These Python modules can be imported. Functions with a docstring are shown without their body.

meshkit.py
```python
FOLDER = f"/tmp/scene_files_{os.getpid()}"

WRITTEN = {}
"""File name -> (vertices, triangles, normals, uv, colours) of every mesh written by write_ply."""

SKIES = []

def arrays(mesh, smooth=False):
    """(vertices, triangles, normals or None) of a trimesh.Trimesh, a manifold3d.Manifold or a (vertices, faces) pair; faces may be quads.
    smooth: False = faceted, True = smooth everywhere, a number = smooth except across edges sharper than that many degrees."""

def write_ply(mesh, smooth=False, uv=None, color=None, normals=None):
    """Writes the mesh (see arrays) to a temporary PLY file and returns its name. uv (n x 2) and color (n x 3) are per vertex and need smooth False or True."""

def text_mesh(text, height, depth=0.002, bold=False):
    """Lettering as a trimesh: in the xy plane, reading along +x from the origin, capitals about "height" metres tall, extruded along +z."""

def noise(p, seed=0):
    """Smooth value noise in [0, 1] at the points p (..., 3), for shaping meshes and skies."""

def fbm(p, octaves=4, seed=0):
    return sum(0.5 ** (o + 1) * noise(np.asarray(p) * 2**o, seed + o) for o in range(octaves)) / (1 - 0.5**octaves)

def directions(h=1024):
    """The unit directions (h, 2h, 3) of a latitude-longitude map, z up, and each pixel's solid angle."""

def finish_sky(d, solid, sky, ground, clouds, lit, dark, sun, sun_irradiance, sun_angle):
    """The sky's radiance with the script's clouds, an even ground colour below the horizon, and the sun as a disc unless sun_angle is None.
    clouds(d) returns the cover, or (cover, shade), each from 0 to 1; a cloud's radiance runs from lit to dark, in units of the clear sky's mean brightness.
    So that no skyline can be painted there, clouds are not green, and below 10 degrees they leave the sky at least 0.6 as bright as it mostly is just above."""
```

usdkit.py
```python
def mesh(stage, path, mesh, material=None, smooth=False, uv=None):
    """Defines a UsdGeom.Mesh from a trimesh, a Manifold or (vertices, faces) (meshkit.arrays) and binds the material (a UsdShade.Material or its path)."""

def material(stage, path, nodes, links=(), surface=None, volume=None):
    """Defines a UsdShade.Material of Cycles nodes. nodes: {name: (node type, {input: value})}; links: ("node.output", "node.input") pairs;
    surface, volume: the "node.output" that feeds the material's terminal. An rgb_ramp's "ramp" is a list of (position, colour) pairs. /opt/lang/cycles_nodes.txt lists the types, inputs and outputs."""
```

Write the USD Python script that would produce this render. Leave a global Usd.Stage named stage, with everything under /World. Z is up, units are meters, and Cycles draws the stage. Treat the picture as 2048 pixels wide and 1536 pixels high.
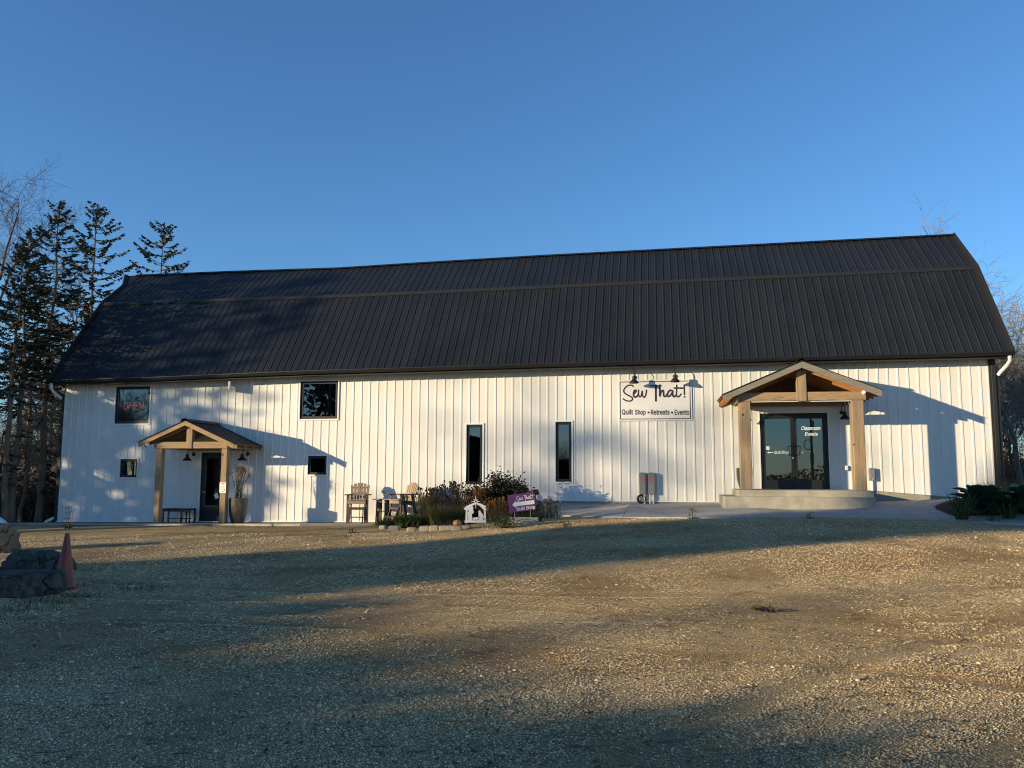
import math, random
import numpy as np, trimesh, usdkit, meshkit
from scipy.interpolate import RBFInterpolator
from shapely.geometry import Polygon, LineString, Point, box as sbox
from shapely.ops import unary_union
from pxr import Usd, UsdGeom, UsdLux, UsdShade, Gf, Sdf, Vt

random.seed(7)
rng = np.random.RandomState(7)
stage = Usd.Stage.CreateInMemory()
UsdGeom.SetStageUpAxis(stage, UsdGeom.Tokens.z)
UsdGeom.SetStageMetersPerUnit(stage, 1.0)
world = UsdGeom.Xform.Define(stage, '/World')
stage.SetDefaultPrim(world.GetPrim())
UsdGeom.Scope.Define(stage, '/World/Looks')
rad = math.radians

# ------------------------------------------------------------------ camera, sky, sun
FPX, CX, CY = 1657., 1024., 768.
PITCH, ROLL = rad(6.3), rad(0.2)
EYE = np.array([0, 0, 1.6])
cf = np.array([0, math.cos(PITCH), math.sin(PITCH)])
_r = np.array([1., 0, 0]); _u = np.cross(_r, cf)
cr = _r * math.cos(ROLL) + _u * math.sin(ROLL); cu = np.cross(cr, cf)
cam = UsdGeom.Camera.Define(stage, '/World/camera')
cam.CreateHorizontalApertureAttr(36.0); cam.CreateVerticalApertureAttr(27.0)
cam.CreateFocalLengthAttr(36.0 * FPX / 2048); cam.CreateClippingRangeAttr(Gf.Vec2f(0.05, 5000))
M = Gf.Matrix4d(*cr, 0, *cu, 0, *(-cf), 0, *EYE, 1)
cam.AddTransformOp().Set(M)
cam.CreateExposureAttr(0.67)

SUN_EL = rad(9.0)
SUNDIR = np.array([0.90330259, 0.39857122, 0]); SUNDIR /= np.linalg.norm(SUNDIR)      # horizontal travel of the light
d_light = SUNDIR * math.cos(SUN_EL) - np.array([0, 0, math.sin(SUN_EL)])
SUN_ROT = math.atan2(-SUNDIR[0], -SUNDIR[1])
sky = UsdLux.DomeLight.Define(stage, '/World/sky')
skymat = usdkit.material(stage, '/World/Looks/sky', {
    's': ('sky_texture', {'sky_type': 'single_scattering', 'sun_disc': False, 'sun_elevation': SUN_EL, 'sun_rotation': SUN_ROT,
                          'altitude': 250.0, 'air_density': 1.0, 'aerosol_density': 0.08, 'ozone_density': 4.8}),
    'b': ('background_shader', {'strength': 0.146})}, [('s.color', 'b.color')], surface='b.background')
UsdShade.MaterialBindingAPI.Apply(sky.GetPrim()).Bind(skymat)
sky.GetPrim().SetCustomDataByKey('kind', 'structure')
sun = UsdLux.DistantLight.Define(stage, '/World/sun')
sun.CreateNormalizeAttr(True); sun.CreateIntensityAttr(1.25); sun.CreateAngleAttr(0.5); sun.CreateColorAttr(Gf.Vec3f(1.0, 0.80, 0.50))
zx = -d_light; xx = np.cross([0, 0, 1.], zx); xx /= np.linalg.norm(xx); yy = np.cross(zx, xx)
sun.AddTransformOp().Set(Gf.Matrix4d(*xx, 0, *yy, 0, *zx, 0, 0, 0, 30, 1))

# ------------------------------------------------------------------ barn frame: u along the wall, w out of the wall, z up
TH = rad(10.05); ROTZ = -10.05
BO = np.array([-15.58159, 28.72245, 0.0])
BD = np.array([math.cos(TH), -math.sin(TH), 0]); BN = np.array([-math.sin(TH), -math.cos(TH), 0])
def B(u, w, z): return BO + BD * u + BN * w + np.array([0, 0, z])
def uw(P): q = np.asarray(P, float) - BO; return q[..., 0] * BD[0] + q[..., 1] * BD[1], q[..., 0] * BN[0] + q[..., 1] * BN[1]
def ray(x, y): return cf + cr * (x - CX) / FPX - cu * (y - CY) / FPX
def W(x, y, w=0.):          # a measured point of the photograph, on the plane w metres in front of the wall
    d = ray(x, y); p = EYE + d * (((BO + BN * w - EYE) @ BN) / (d @ BN)); return float((p - BO) @ BD), float(p[2])
def G(x, y, z):             # the same on a level z
    d = ray(x, y); return EYE + d * ((z - EYE[2]) / d[2])
def AT(x, y, Y):            # the same at forward distance Y
    d = ray(x, y); return EYE + d * (Y / d[1])

# ------------------------------------------------------------------ mesh helpers
class MB:
    def __init__(s): s.v, s.f, s.n = [], [], 0
    def add(s, v, f):
        v = np.asarray(v, float).reshape(-1, 3); f = np.asarray(f, int)
        if f.shape[1] == 4: f = np.vstack([f[:, [0, 1, 2]], f[:, [0, 2, 3]]])
        s.v.append(v); s.f.append(f + s.n); s.n += len(v); return s
    def tm(s, m): return s.add(m.vertices, m.faces)
    def box(s, x0, x1, y0, y1, z0, z1):
        x0, x1 = sorted((x0, x1)); y0, y1 = sorted((y0, y1)); z0, z1 = sorted((z0, z1))
        v = [(x, y, z) for z in (z0, z1) for y in (y0, y1) for x in (x0, x1)]
        return s.add(v, [(0, 2, 3, 1), (4, 5, 7, 6), (0, 1, 5, 4), (2, 6, 7, 3), (0, 4, 6, 2), (1, 3, 7, 5)])
    def cbox(s, x0, x1, y0, y1, z0, z1, c=0.008):     # a box with chamfered edges
        x0, x1 = sorted((x0, x1)); y0, y1 = sorted((y0, y1)); z0, z1 = sorted((z0, z1))
        P = []
        for X, a in ((x0, 1), (x1, -1)):
            for Y, b in ((y0, 1), (y1, -1)):
                for Z, e in ((z0, 1), (z1, -1)):
                    P += [(X, Y + b * c, Z + e * c), (X + a * c, Y, Z + e * c), (X + a * c, Y + b * c, Z)]
        h = trimesh.convex.convex_hull(np.array(P)); return s.add(h.vertices, h.faces)
    def beam(s, a, b, wid, hei, up=(0, 0, 1), c=0.0):   # a bar from a to b
        a, b = np.asarray(a, float), np.asarray(b, float); d = b - a; L = np.linalg.norm(d); d /= L
        up = np.asarray(up, float); sd = np.cross(d, up); sd /= np.linalg.norm(sd); up2 = np.cross(sd, d)
        t = MB().cbox(0, L, -wid / 2, wid / 2, -hei / 2, hei / 2, c) if c else MB().box(0, L, -wid / 2, wid / 2, -hei / 2, hei / 2)
        v = np.vstack(t.v); return s.add(a + v[:, :1] * d + v[:, 1:2] * (-sd) + v[:, 2:] * up2, np.vstack(t.f))
    def quad(s, *p): return s.add(p, [(0, 1, 2, 3)])
    def tube(s, pts, r, n=6, cap=True):
        pts = np.asarray(pts, float); r = np.broadcast_to(np.asarray(r, float), (len(pts),))
        t = np.gradient(pts, axis=0); t /= np.maximum(np.linalg.norm(t, axis=1, keepdims=True), 1e-9)
        ref = np.array([0, 0, 1.]) if abs(t[0][2]) < .9 else np.array([1., 0, 0])
        a = np.cross(t, ref); a /= np.maximum(np.linalg.norm(a, axis=1, keepdims=True), 1e-9); b = np.cross(t, a)
        ang = np.arange(n) / n * 2 * math.pi
        v = pts[:, None] + r[:, None, None] * (a[:, None] * np.cos(ang)[None, :, None] + b[:, None] * np.sin(ang)[None, :, None])
        i = np.arange(len(pts) - 1)[:, None] * n; j = np.arange(n)[None]; k = (j + 1) % n
        f = np.stack([i + j, i + k, i + n + k, i + n + j], -1).reshape(-1, 4)
        s.add(v.reshape(-1, 3), f)
        if cap and n > 3:
            for e in (0, len(pts) - 1):
                q = v[e]; s.add(q, [(0, m, m + 1) if e else (0, m + 1, m) for m in range(1, n - 1)])
        return s
    def prism(s, poly, z0, z1, axes='xz', y=0):        # shapely polygon in axes, thickness along the third
        for g in getattr(poly, 'geoms', [poly]):
            if g.is_empty or g.area < 1e-7: continue
            m = trimesh.creation.extrude_polygon(g, z1 - z0, engine='earcut'); v = m.vertices.copy()
            if axes == 'xz': v = np.stack([v[:, 0], -(v[:, 2] + z0), v[:, 1]], 1)     # thickness towards -y = out of the wall
            elif axes == 'yz': v = np.stack([v[:, 2] + z0, v[:, 0], v[:, 1]], 1)
            else: v = v + [0, 0, z0]
            s.add(v, m.faces)
        return s
    def lathe(s, prof, n=20, at=(0, 0, 0)):
        p = np.asarray(prof, float); a = np.arange(n) / n * 2 * math.pi
        v = np.stack([p[:, None, 0] * np.cos(a), p[:, None, 0] * np.sin(a), np.repeat(p[:, 1:2], n, 1)], -1)
        i = np.arange(len(p) - 1)[:, None] * n; j = np.arange(n)[None]; k = (j + 1) % n
        return s.add(v.reshape(-1, 3) + at, np.stack([i + j, i + k, i + n + k, i + n + j], -1).reshape(-1, 4))
    def get(s): return np.vstack(s.v), np.vstack(s.f)
    def ok(s): return s.n > 0
    def move(s, d):
        s.v = [x + np.asarray(d) for x in s.v]; return s
    def xf(s, fn): s.v = [fn(x) for x in s.v]; return s

used = {}
def numbered(parent, name):
    k = (parent, name); n = used.get(k, 0); used[k] = n + 1
    return f'{parent}/{name}' + (f'_{n:03d}' if n else '')
def setd(p, **kw):
    for k, v in kw.items():
        if v: p.SetCustomDataByKey(k, v)
    return p
class Thing:
    """An Xform at the base of a thing; its parts are Mesh children given in the frame of the thing's surroundings."""
    def __init__(s, name, label, cat, base, rotz=0., group=None, frame=None, kind=None):
        s.path = numbered('/World', name); x = UsdGeom.Xform.Define(stage, s.path); s.base = np.asarray(base, float)
        pos = B(s.base[0], -s.base[1], s.base[2]) if frame == 'barn' else s.base
        x.AddTranslateOp().Set(Gf.Vec3d(*map(float, pos))); x.AddRotateZOp().Set(ROTZ if frame == 'barn' else rotz); x.AddScaleOp().Set(Gf.Vec3f(1, 1, 1))
        s.prim = x.GetPrim(); setd(s.prim, label=label, category=cat, group=group, kind=kind)
    def part(s, name, mb, mat, parent=None, label=None, smooth=False, local=False, kind=None):
        v, f = mb.get(); p = numbered(parent or s.path, name)
        m = usdkit.mesh(stage, p, (v if local else v - s.base, f), mat, smooth=smooth); setd(m.GetPrim(), label=label, kind=kind); return p
def single(name, label, cat, mb, mat, base, rotz=0., group=None, frame=None, smooth=False, local=False, kind=None):
    path = numbered('/World', name); base = np.asarray(base, float); v, f = mb.get()
    m = usdkit.mesh(stage, path, (v if local else v - base, f), mat, smooth=smooth)
    pos = B(base[0], -base[1], base[2]) if frame == 'barn' else base
    m.AddTranslateOp().Set(Gf.Vec3d(*map(float, pos))); m.AddRotateZOp().Set(ROTZ if frame == 'barn' else rotz)
    setd(m.GetPrim(), label=label, category=cat, group=group, kind=kind); return m
def dup(src, name, label, cat, loc, rotz, scale=1., group=None, parts=None):
    path = numbered('/World', name); x = UsdGeom.Xform.Define(stage, path)
    x.GetPrim().GetReferences().AddInternalReference(src.path)
    for o, v in (('xformOp:translate', Gf.Vec3d(*map(float, loc))), ('xformOp:rotateZ', float(rotz)), ('xformOp:scale', Gf.Vec3f(*np.broadcast_to(scale, 3).astype(float).tolist()))):
        x.GetPrim().GetAttribute(o).Set(v)
    x.GetPrim().SetInstanceable(True); setd(x.GetPrim(), label=label, category=cat, group=group); return path
def place(t, loc, rotz, scale=1.):
    for o, v in (('xformOp:translate', Gf.Vec3d(*map(float, loc))), ('xformOp:rotateZ', float(rotz)), ('xformOp:scale', Gf.Vec3f(*np.broadcast_to(scale, 3).astype(float).tolist()))):
        t.prim.GetAttribute(o).Set(v)

# ------------------------------------------------------------------ materials
def mat(name, col, rough=0.6, var=None, scale=6., bump=0., bscale=40., spec=0.5, metal=0., stretch=(1, 1, 1), rnd=0., detail=5, coat=0.):
    """principled with colour variation by noise (object space), bump, and a small random tone per object"""
    n = {'p': ('principled_bsdf', {'base_color': col, 'roughness': rough, 'specular_ior_level': spec, 'metallic': metal, 'coat_weight': coat})}
    l = []
    n['tc'] = ('texture_coordinate', {}); n['mp'] = ('mapping', {'scale': stretch}); l.append(('tc.object', 'mp.vector'))
    src = None
    if var is not None:
        n['n'] = ('noise_texture', {'scale': scale, 'detail': detail, 'roughness': 0.6}); l.append(('mp.vector', 'n.vector'))
        n['r'] = ('rgb_ramp', {'ramp': [(0.3, col), (0.7, var)]}); l.append(('n.fac', 'r.fac')); src = 'r.color'
    if rnd:
        n['oi'] = ('object_info', {}); n['mr'] = ('map_range', {'from_min': 0., 'from_max': 1., 'to_min': 1 - rnd, 'to_max': 1 + rnd}); l.append(('oi.random', 'mr.value'))
        n['mx'] = ('mix', {'mix_type': 'multiply', 'fac': 1.0, 'color1': col}); n['cc'] = ('combine_color', {})
        l += [('mr.result', 'cc.r'), ('mr.result', 'cc.g'), ('mr.result', 'cc.b'), ('cc.color', 'mx.color2')]
        if src: l.append((src, 'mx.color1'))
        src = 'mx.color'
    if src: l.append((src, 'p.base_color'))
    if bump:
        n['bn'] = ('noise_texture', {'scale': bscale, 'detail': 4}); n['b'] = ('bump', {'strength': bump, 'distance': 0.02})
        l += [('mp.vector', 'bn.vector'), ('bn.fac', 'b.height'), ('b.normal', 'p.normal')]
    return usdkit.material(stage, '/World/Looks/' + name, n, l, surface='p.BSDF')

def wood(name, a, b, c, stretch, weather=0.4, foot=False):
    n = {'p': ('principled_bsdf', {'roughness': 0.8, 'specular_ior_level': 0.2}), 'tc': ('texture_coordinate', {}),
         'mp': ('mapping', {'scale': stretch}), 'n': ('noise_texture', {'scale': 7., 'detail': 8, 'roughness': 0.7, 'distortion': 0.9}),
         'r': ('rgb_ramp', {'ramp': [(0.28, c), (0.42, b), (0.52, a), (0.60, b), (0.70, a), (0.80, c)]}),
         'n2': ('noise_texture', {'scale': 2.2, 'detail': 5, 'roughness': 0.65}), 'r2': ('rgb_ramp', {'ramp': [(0.40, (0, 0, 0)), (0.62, (1, 1, 1))]}),
         'v': ('voronoi_texture', {'scale': 2.6}) , 'rk': ('rgb_ramp', {'ramp': [(0.0, (1, 1, 1)), (0.06, (1, 1, 1)), (0.11, (0, 0, 0))]}),
         'mg': ('mix', {'color2': (0.175, 0.155, 0.125)}), 'mk': ('mix', {'color2': (0.045, 0.026, 0.014)}), 'mm': ('math', {'math_type': 'multiply', 'value2': weather, 'use_clamp': True}),
         'sx': ('separate_xyz', {}), 'fz': ('map_range', {'from_min': 0.0, 'from_max': 1.1, 'to_min': 0.75 if foot else 0.0, 'to_max': 0.0, 'clamp': True}), 'fa': ('math', {'math_type': 'multiply_add', 'use_clamp': True}),
         'b': ('bump', {'strength': 0.5, 'distance': 0.012})}
    l = [('tc.object', 'mp.vector'), ('mp.vector', 'n.vector'), ('n.fac', 'r.fac'), ('mp.vector', 'n2.vector'), ('n2.fac', 'r2.fac'), ('r2.color', 'mm.value1'), ('tc.object', 'sx.vector'), ('sx.z', 'fz.value'),
         ('n.fac', 'fa.value1'), ('fz.result', 'fa.value2'), ('mm.value', 'fa.value3'),
         ('tc.object', 'v.vector'), ('v.distance', 'rk.fac'), ('r.color', 'mg.color1'), ('fa.value', 'mg.fac'), ('mg.color', 'mk.color1'), ('rk.color', 'mk.fac'),
         ('mk.color', 'p.base_color'), ('n.fac', 'b.height'), ('b.normal', 'p.normal')]
    return usdkit.material(stage, '/World/Looks/' + name, n, l, surface='p.BSDF')

def glass(name, ior=2.1, tint=0.55):
    return usdkit.material(stage, '/World/Looks/' + name, {
        'f': ('fresnel', {'IOR': ior}), 't': ('transparent_bsdf', {'color': (tint * .92, tint, tint * .97)}), 'g': ('glossy_bsdf', {'color': (0.80, 0.92, 1.0), 'roughness': 0.004, 'normal': (0, 0, 0)}),
        'm': ('mix_closure', {})}, [('f.fac', 'm.fac'), ('t.BSDF', 'm.closure1'), ('g.BSDF', 'm.closure2')], surface='m.closure')

def leafmat(name, a, b, rough=0.6, trans=0.25, scale=1.3):
    n = {'p': ('principled_bsdf', {'roughness': rough, 'specular_ior_level': 0.3}), 't': ('translucent_bsdf', {}), 'm': ('mix_closure', {'fac': trans}),
         'tc': ('texture_coordinate', {}), 'n': ('noise_texture', {'scale': scale, 'detail': 3}), 'g': ('geometry', {}),
         'ad': ('math', {'math_type': 'multiply_add', 'value2': 0.5, 'value3': -0.25}), 'a2': ('math', {'math_type': 'add'}), 'r': ('rgb_ramp', {'ramp': [(0.25, a), (0.8, b)]})}
    l = [('tc.object', 'n.vector'), ('g.random_per_island', 'ad.value1'), ('ad.value', 'a2.value1'), ('n.fac', 'a2.value2'), ('a2.value', 'r.fac'),
         ('r.color', 'p.base_color'), ('r.color', 't.color'), ('p.BSDF', 'm.closure1'), ('t.BSDF', 'm.closure2')]
    return usdkit.material(stage, '/World/Looks/' + name, n, l, surface='m.closure')

m_white = mat('white_siding', (0.69, 0.68, 0.65), 0.42, var=(0.63, 0.62, 0.59), scale=0.9, bump=0.06, bscale=2.2, spec=0.35, rnd=0.025, stretch=(1, 1, 0.35))
m_trim = mat('white_trim', (0.72, 0.72, 0.70), 0.4)
m_roof = mat('black_roof_metal', (0.0135, 0.0155, 0.0195), 0.5, var=(0.018, 0.0205, 0.025), scale=0.8, rnd=0.10, spec=0.22)
m_black = mat('black_metal', (0.014, 0.014, 0.015), 0.45, spec=0.4)
m_dark = mat('dark_grey_metal', (0.022, 0.022, 0.023), 0.55, spec=0.3)
m_soffit = mat('grey_soffit', (0.10, 0.10, 0.10), 0.6)
m_concrete = mat('concrete', (0.40, 0.385, 0.35), 0.85, var=(0.30, 0.285, 0.25), scale=2.2, bump=0.25, bscale=60, spec=0.2, detail=8)
m_step = mat('step_concrete', (0.40, 0.37, 0.30), 0.85, var=(0.26, 0.24, 0.19), scale=3.5, bump=0.4, bscale=45, spec=0.2, detail=8)
m_found = mat('foundation_concrete', (0.34, 0.315, 0.265), 0.85, var=(0.22, 0.20, 0.165), scale=2.6, bump=0.5, bscale=30, spec=0.2, detail=8)
WA, WB, WC = (0.37, 0.26, 0.155), (0.27, 0.17, 0.09), (0.13, 0.075, 0.037)
m_wx = wood('timber_along', WA, WB, WC, (0.22, 3.2, 3.2), 0.35)
m_wz = wood('timber_upright', WA, WB, WC, (3.2, 3.2, 0.22), 0.85, True)
m_wgrey = wood('weathered_board', (0.24, 0.215, 0.18), (0.18, 0.16, 0.13), (0.11, 0.095, 0.08), (0.22, 3.5, 3.5), 0.6)
m_wred = wood('red_brown_board', (0.15, 0.07, 0.035), (0.10, 0.045, 0.022), (0.06, 0.025, 0.012), (8, 8, 0.4), 0.1)
m_worange = wood('orange_board', (0.40, 0.19, 0.07), (0.30, 0.13, 0.045), (0.2, 0.08, 0.03), (0.4, 7, 7), 0.05)
m_glass = glass('window_glass', 2.2, 0.3)
m_glassd = glass('door_glass', 2.3, 0.35)
m_galv = mat('galvanised_pipe', (0.62, 0.60, 0.56), 0.45, metal=0.2)
m_gbox = mat('grey_enclosure', (0.19, 0.20, 0.195), 0.5, var=(0.16, 0.17, 0.165), scale=5)
m_red = mat('red_sticker', (0.62, 0.06, 0.07), 0.5)
m_print = mat('white_print', (0.82, 0.82, 0.80), 0.6)
m_ink = mat('dark_lettering', (0.022, 0.020, 0.022), 0.6)
m_sign = mat('white_signboard', (0.70, 0.69, 0.68), 0.5, var=(0.66, 0.655, 0.645), scale=1.2)
m_purple = mat('purple_print', (0.150, 0.036, 0.150), 0.5)
m_bark = mat('dark_bark', (0.075, 0.058, 0.045), 0.9, var=(0.15, 0.115, 0.085), scale=5, stretch=(1, 1, 0.25), bump=0.6, bscale=14, spec=0.1)
m_sprucebark = mat('spruce_bark', (0.20, 0.135, 0.09), 0.9, var=(0.10, 0.07, 0.05), scale=4, stretch=(1, 1, 0.5), bump=0.6, bscale=16, spec=0.1)
m_twig = mat('grey_twig', (0.16, 0.13, 0.105), 0.9, var=(0.10, 0.08, 0.065), scale=2, spec=0.1)
m_twigl = mat('pale_twig', (0.25, 0.205, 0.165), 0.9, var=(0.17, 0.135, 0.11), scale=2, spec=0.1)
m_needle = leafmat('spruce_needles', (0.028, 0.036, 0.019), (0.095, 0.088, 0.040), trans=0.15)
m_cedar = leafmat('evergreen_leaves', (0.020, 0.028, 0.015), (0.05, 0.055, 0.025), trans=0.12)
m_brush = leafmat('brush_leaves', (0.060, 0.058, 0.024), (0.15, 0.115, 0.05), trans=0.3, scale=0.6)
m_green = leafmat('green_blades', (0.045, 0.070, 0.020), (0.17, 0.165, 0.050), trans=0.3, scale=3)
m_yellow = leafmat('yellowing_blades', (0.15, 0.135, 0.042), (0.36, 0.28, 0.10), trans=0.3, scale=3)
m_straw = leafmat('straw_blades', (0.24, 0.165, 0.07), (0.44, 0.32, 0.15), trans=0.3, scale=4)
m_rust = leafmat('rusty_leaves', (0.18, 0.070, 0.018), (0.38, 0.18, 0.05), trans=0.3, scale=3)
m_shrub = leafmat('dark_shrub_leaves', (0.030, 0.030, 0.016), (0.085, 0.066, 0.032), trans=0.15, scale=3)
m_dry = leafmat('dry_stems', (0.085, 0.055, 0.032), (0.24, 0.16, 0.085), trans=0.1, scale=3)
m_seed = mat('seed_heads', (0.022, 0.015, 0.010), 0.9)
m_hosta = leafmat('broad_leaves', (0.026, 0.052, 0.030), (0.075, 0.115, 0.055), rough=0.45, trans=0.2, scale=2)
m_leaf = leafmat('fallen_leaves', (0.10, 0.050, 0.022), (0.22, 0.125, 0.055), trans=0.15, scale=3)
m_mulch = mat('mulch', (0.030, 0.020, 0.014), 0.95, var=(0.075, 0.048, 0.030), scale=22, bump=1.0, bscale=40, spec=0.1)
m_stone = mat('pale_edging_stone', (0.46, 0.39, 0.27), 0.85, var=(0.36, 0.29, 0.19), scale=7, bump=0.5, bscale=20, rnd=0.15)
m_boulder = mat('grey_boulder', (0.075, 0.069, 0.061), 0.9, var=(0.036, 0.033, 0.029), scale=2.2, bump=0.9, bscale=6, detail=9, spec=0.2)
m_boulderb = mat('tan_boulder', (0.22, 0.155, 0.10), 0.9, var=(0.14, 0.098, 0.062), scale=2.2, bump=0.9, bscale=6, detail=9, spec=0.2)
m_layer = mat('layered_boulder', (0.10, 0.086, 0.066), 0.9, var=(0.03, 0.027, 0.022), scale=3, bump=1.0, bscale=9, stretch=(1.2, 1.2, 0.25), detail=9, spec=0.2)
m_cone = mat('faded_orange_plastic', (0.26, 0.040, 0.022), 0.55, var=(0.18, 0.026, 0.016), scale=4)
m_pump = mat('pumpkin_skin', (0.55, 0.25, 0.06), 0.5, var=(0.48, 0.19, 0.04), scale=6)
m_tank = mat('white_tank_paint', (0.72, 0.74, 0.78), 0.35)
m_pot = mat('dark_glazed_pot', (0.022, 0.020, 0.016), 0.45, var=(0.055, 0.05, 0.036), scale=9, bump=0.6, spec=0.3, bscale=11, stretch=(1, 1, 0.45))
m_chair = mat('tan_slat', (0.34, 0.25, 0.155), 0.6, var=(0.27, 0.19, 0.115), scale=4, stretch=(3, 3, .5))
m_chaird = mat('brown_frame', (0.095, 0.06, 0.04), 0.55, var=(0.07, 0.043, 0.028), scale=4)
m_neon = usdkit.material(stage, '/World/Looks/neon', {'e': ('emission', {'color': (1.0, 0.10, 0.13), 'strength': 0.8})}, [], surface='e.emission')
m_pole = mat('pole_wood', (0.11, 0.085, 0.065), 0.9)
m_inside = mat('interior_grey', (0.10, 0.10, 0.10), 0.9)

# ------------------------------------------------------------------ the ground
EAVE = np.array([(-.14, 4.785), (3.63, 4.82), (8.61, 4.934), (17.54, 5.024), (28.24, 5.085), (30.15, 5.09)])
def eave(u): return np.interp(u, EAVE[:, 0], EAVE[:, 1])
def sid_bottom(u):
    if u < 12.9: return -0.021 + 0.0125 * u
    if u < 25.9: return 0.84
    return float(np.interp(u, [25.9, 26.46, 28.69, 29.8], [1.22, 1.198, 1.023, 0.93]))
def patio_z(u, w): return -0.055 + 0.0125 * u + 0.04 * np.minimum(w, 1.8)
def wallground(u): return np.interp(u, [16, 17, 22, 26, 28.7, 30], [.70, .765, .785, .87, 1.0, 1.0])
cp = []
def gp(P): cp.append(tuple(P))
def gb(u, w, z): p = B(u, w, z); cp.append((p[0], p[1], z))
for x, y, z in ((0, 0, 0), (0, 4.5, 0), (-4, 4.5, -.02), (4, 4.5, .03), (0, 10, .06), (6, 10, .18), (-6.4, 11.8, -.05), (0, -8, 0), (-10, 0, -.05), (10, 0, .1), (10, 6, .15), (-10, 8, -.08),
                (3, 14, .28), (8, 13, .36), (-20, 20, -.5), (-15, 14, -.25), (-26, 34, -1.6), (-20, 30, -.45), (-22, 44, -1.8), (14, 14, .45), (22, 22, .7), (30, 32, .7), (18, 40, .5), (0, 46, -.2), (-30, 10, -.4), (-30, -20, -.3), (0, -30, 0), (30, 0, .3), (34, -20, .2)): gp((x, y, z))
for u, w in ((0, 0), (0, 1.8), (4, 1.9), (8, 1.9), (11, 1.5), (11, 0), (-2, 1.5)): gb(u, w, float(patio_z(u, w)) - .05 - (.1 if u < 0 else 0))
for a in ((2, 4.5, -.03), (6, 5, .02), (10, 4, .06), (13, 3.3, .12), (15, 3.3, .24), (16.5, 3.6, .40), (13.5, 1, .30), (14.5, 1, .40), (16, 1, .52), (10, 7, .06), (14, 6, .18)): gb(*a)
for u, w in ((17.5, 0), (20, 0), (22, 0), (26, 0), (28.7, 0), (30.5, 0)): gb(u, w, float(wallground(u)) - .03)
APF = [(1100, 1031, .44), (1125, 1031.5, .47), (1200, 1034, .54), (1300, 1035, .58), (1500, 1035, .62), (1700, 1035.5, .64), (1850, 1039, .63), (2048, 1049, .57), (2400, 1068, .5)]
for a in APF: gp((*G(*a)[:2], a[2] - .02))
for u, w, z in ((-.5, -7.5, -.3), (8, -8, -.2), (16, -8, .1), (24, -8, .4), (30, -8, .6), (33, 0, .95), (33, 3, .85)): gb(u, w, z)
cp = np.array(cp); _rbf = RBFInterpolator(cp[:, :2], cp[:, 2], kernel='thin_plate_spline', smoothing=0.002)
def gz(x, y):
    x, y = np.broadcast_arrays(np.asarray(x, float), np.asarray(y, float)); s = x.shape
    xf, yf = x.ravel(), y.ravel(); xc, yc = np.clip(xf, -32, 36), np.clip(yf, -32, 48)
    z = _rbf(np.stack([xc, yc], 1)); d = np.hypot(xf - xc, yf - yc); k = np.clip(d / 60, 0, 1); k = k * k * (3 - 2 * k)
    z = np.clip(z, -2.2, 1.3) * (1 - k) + (-1.0) * k
    near = np.exp(-(np.hypot(xf, yf - 12) / 22) ** 4)
    p = np.stack([xf, yf, 0 * xf], 1)
    z += near * rut(xf, yf) + near * (0.05 * (meshkit.fbm(p * .45, 3, 3) - .5) + 0.022 * (meshkit.fbm(p * 2.1, 3, 5) - .5))
    return z.reshape(s)
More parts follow.
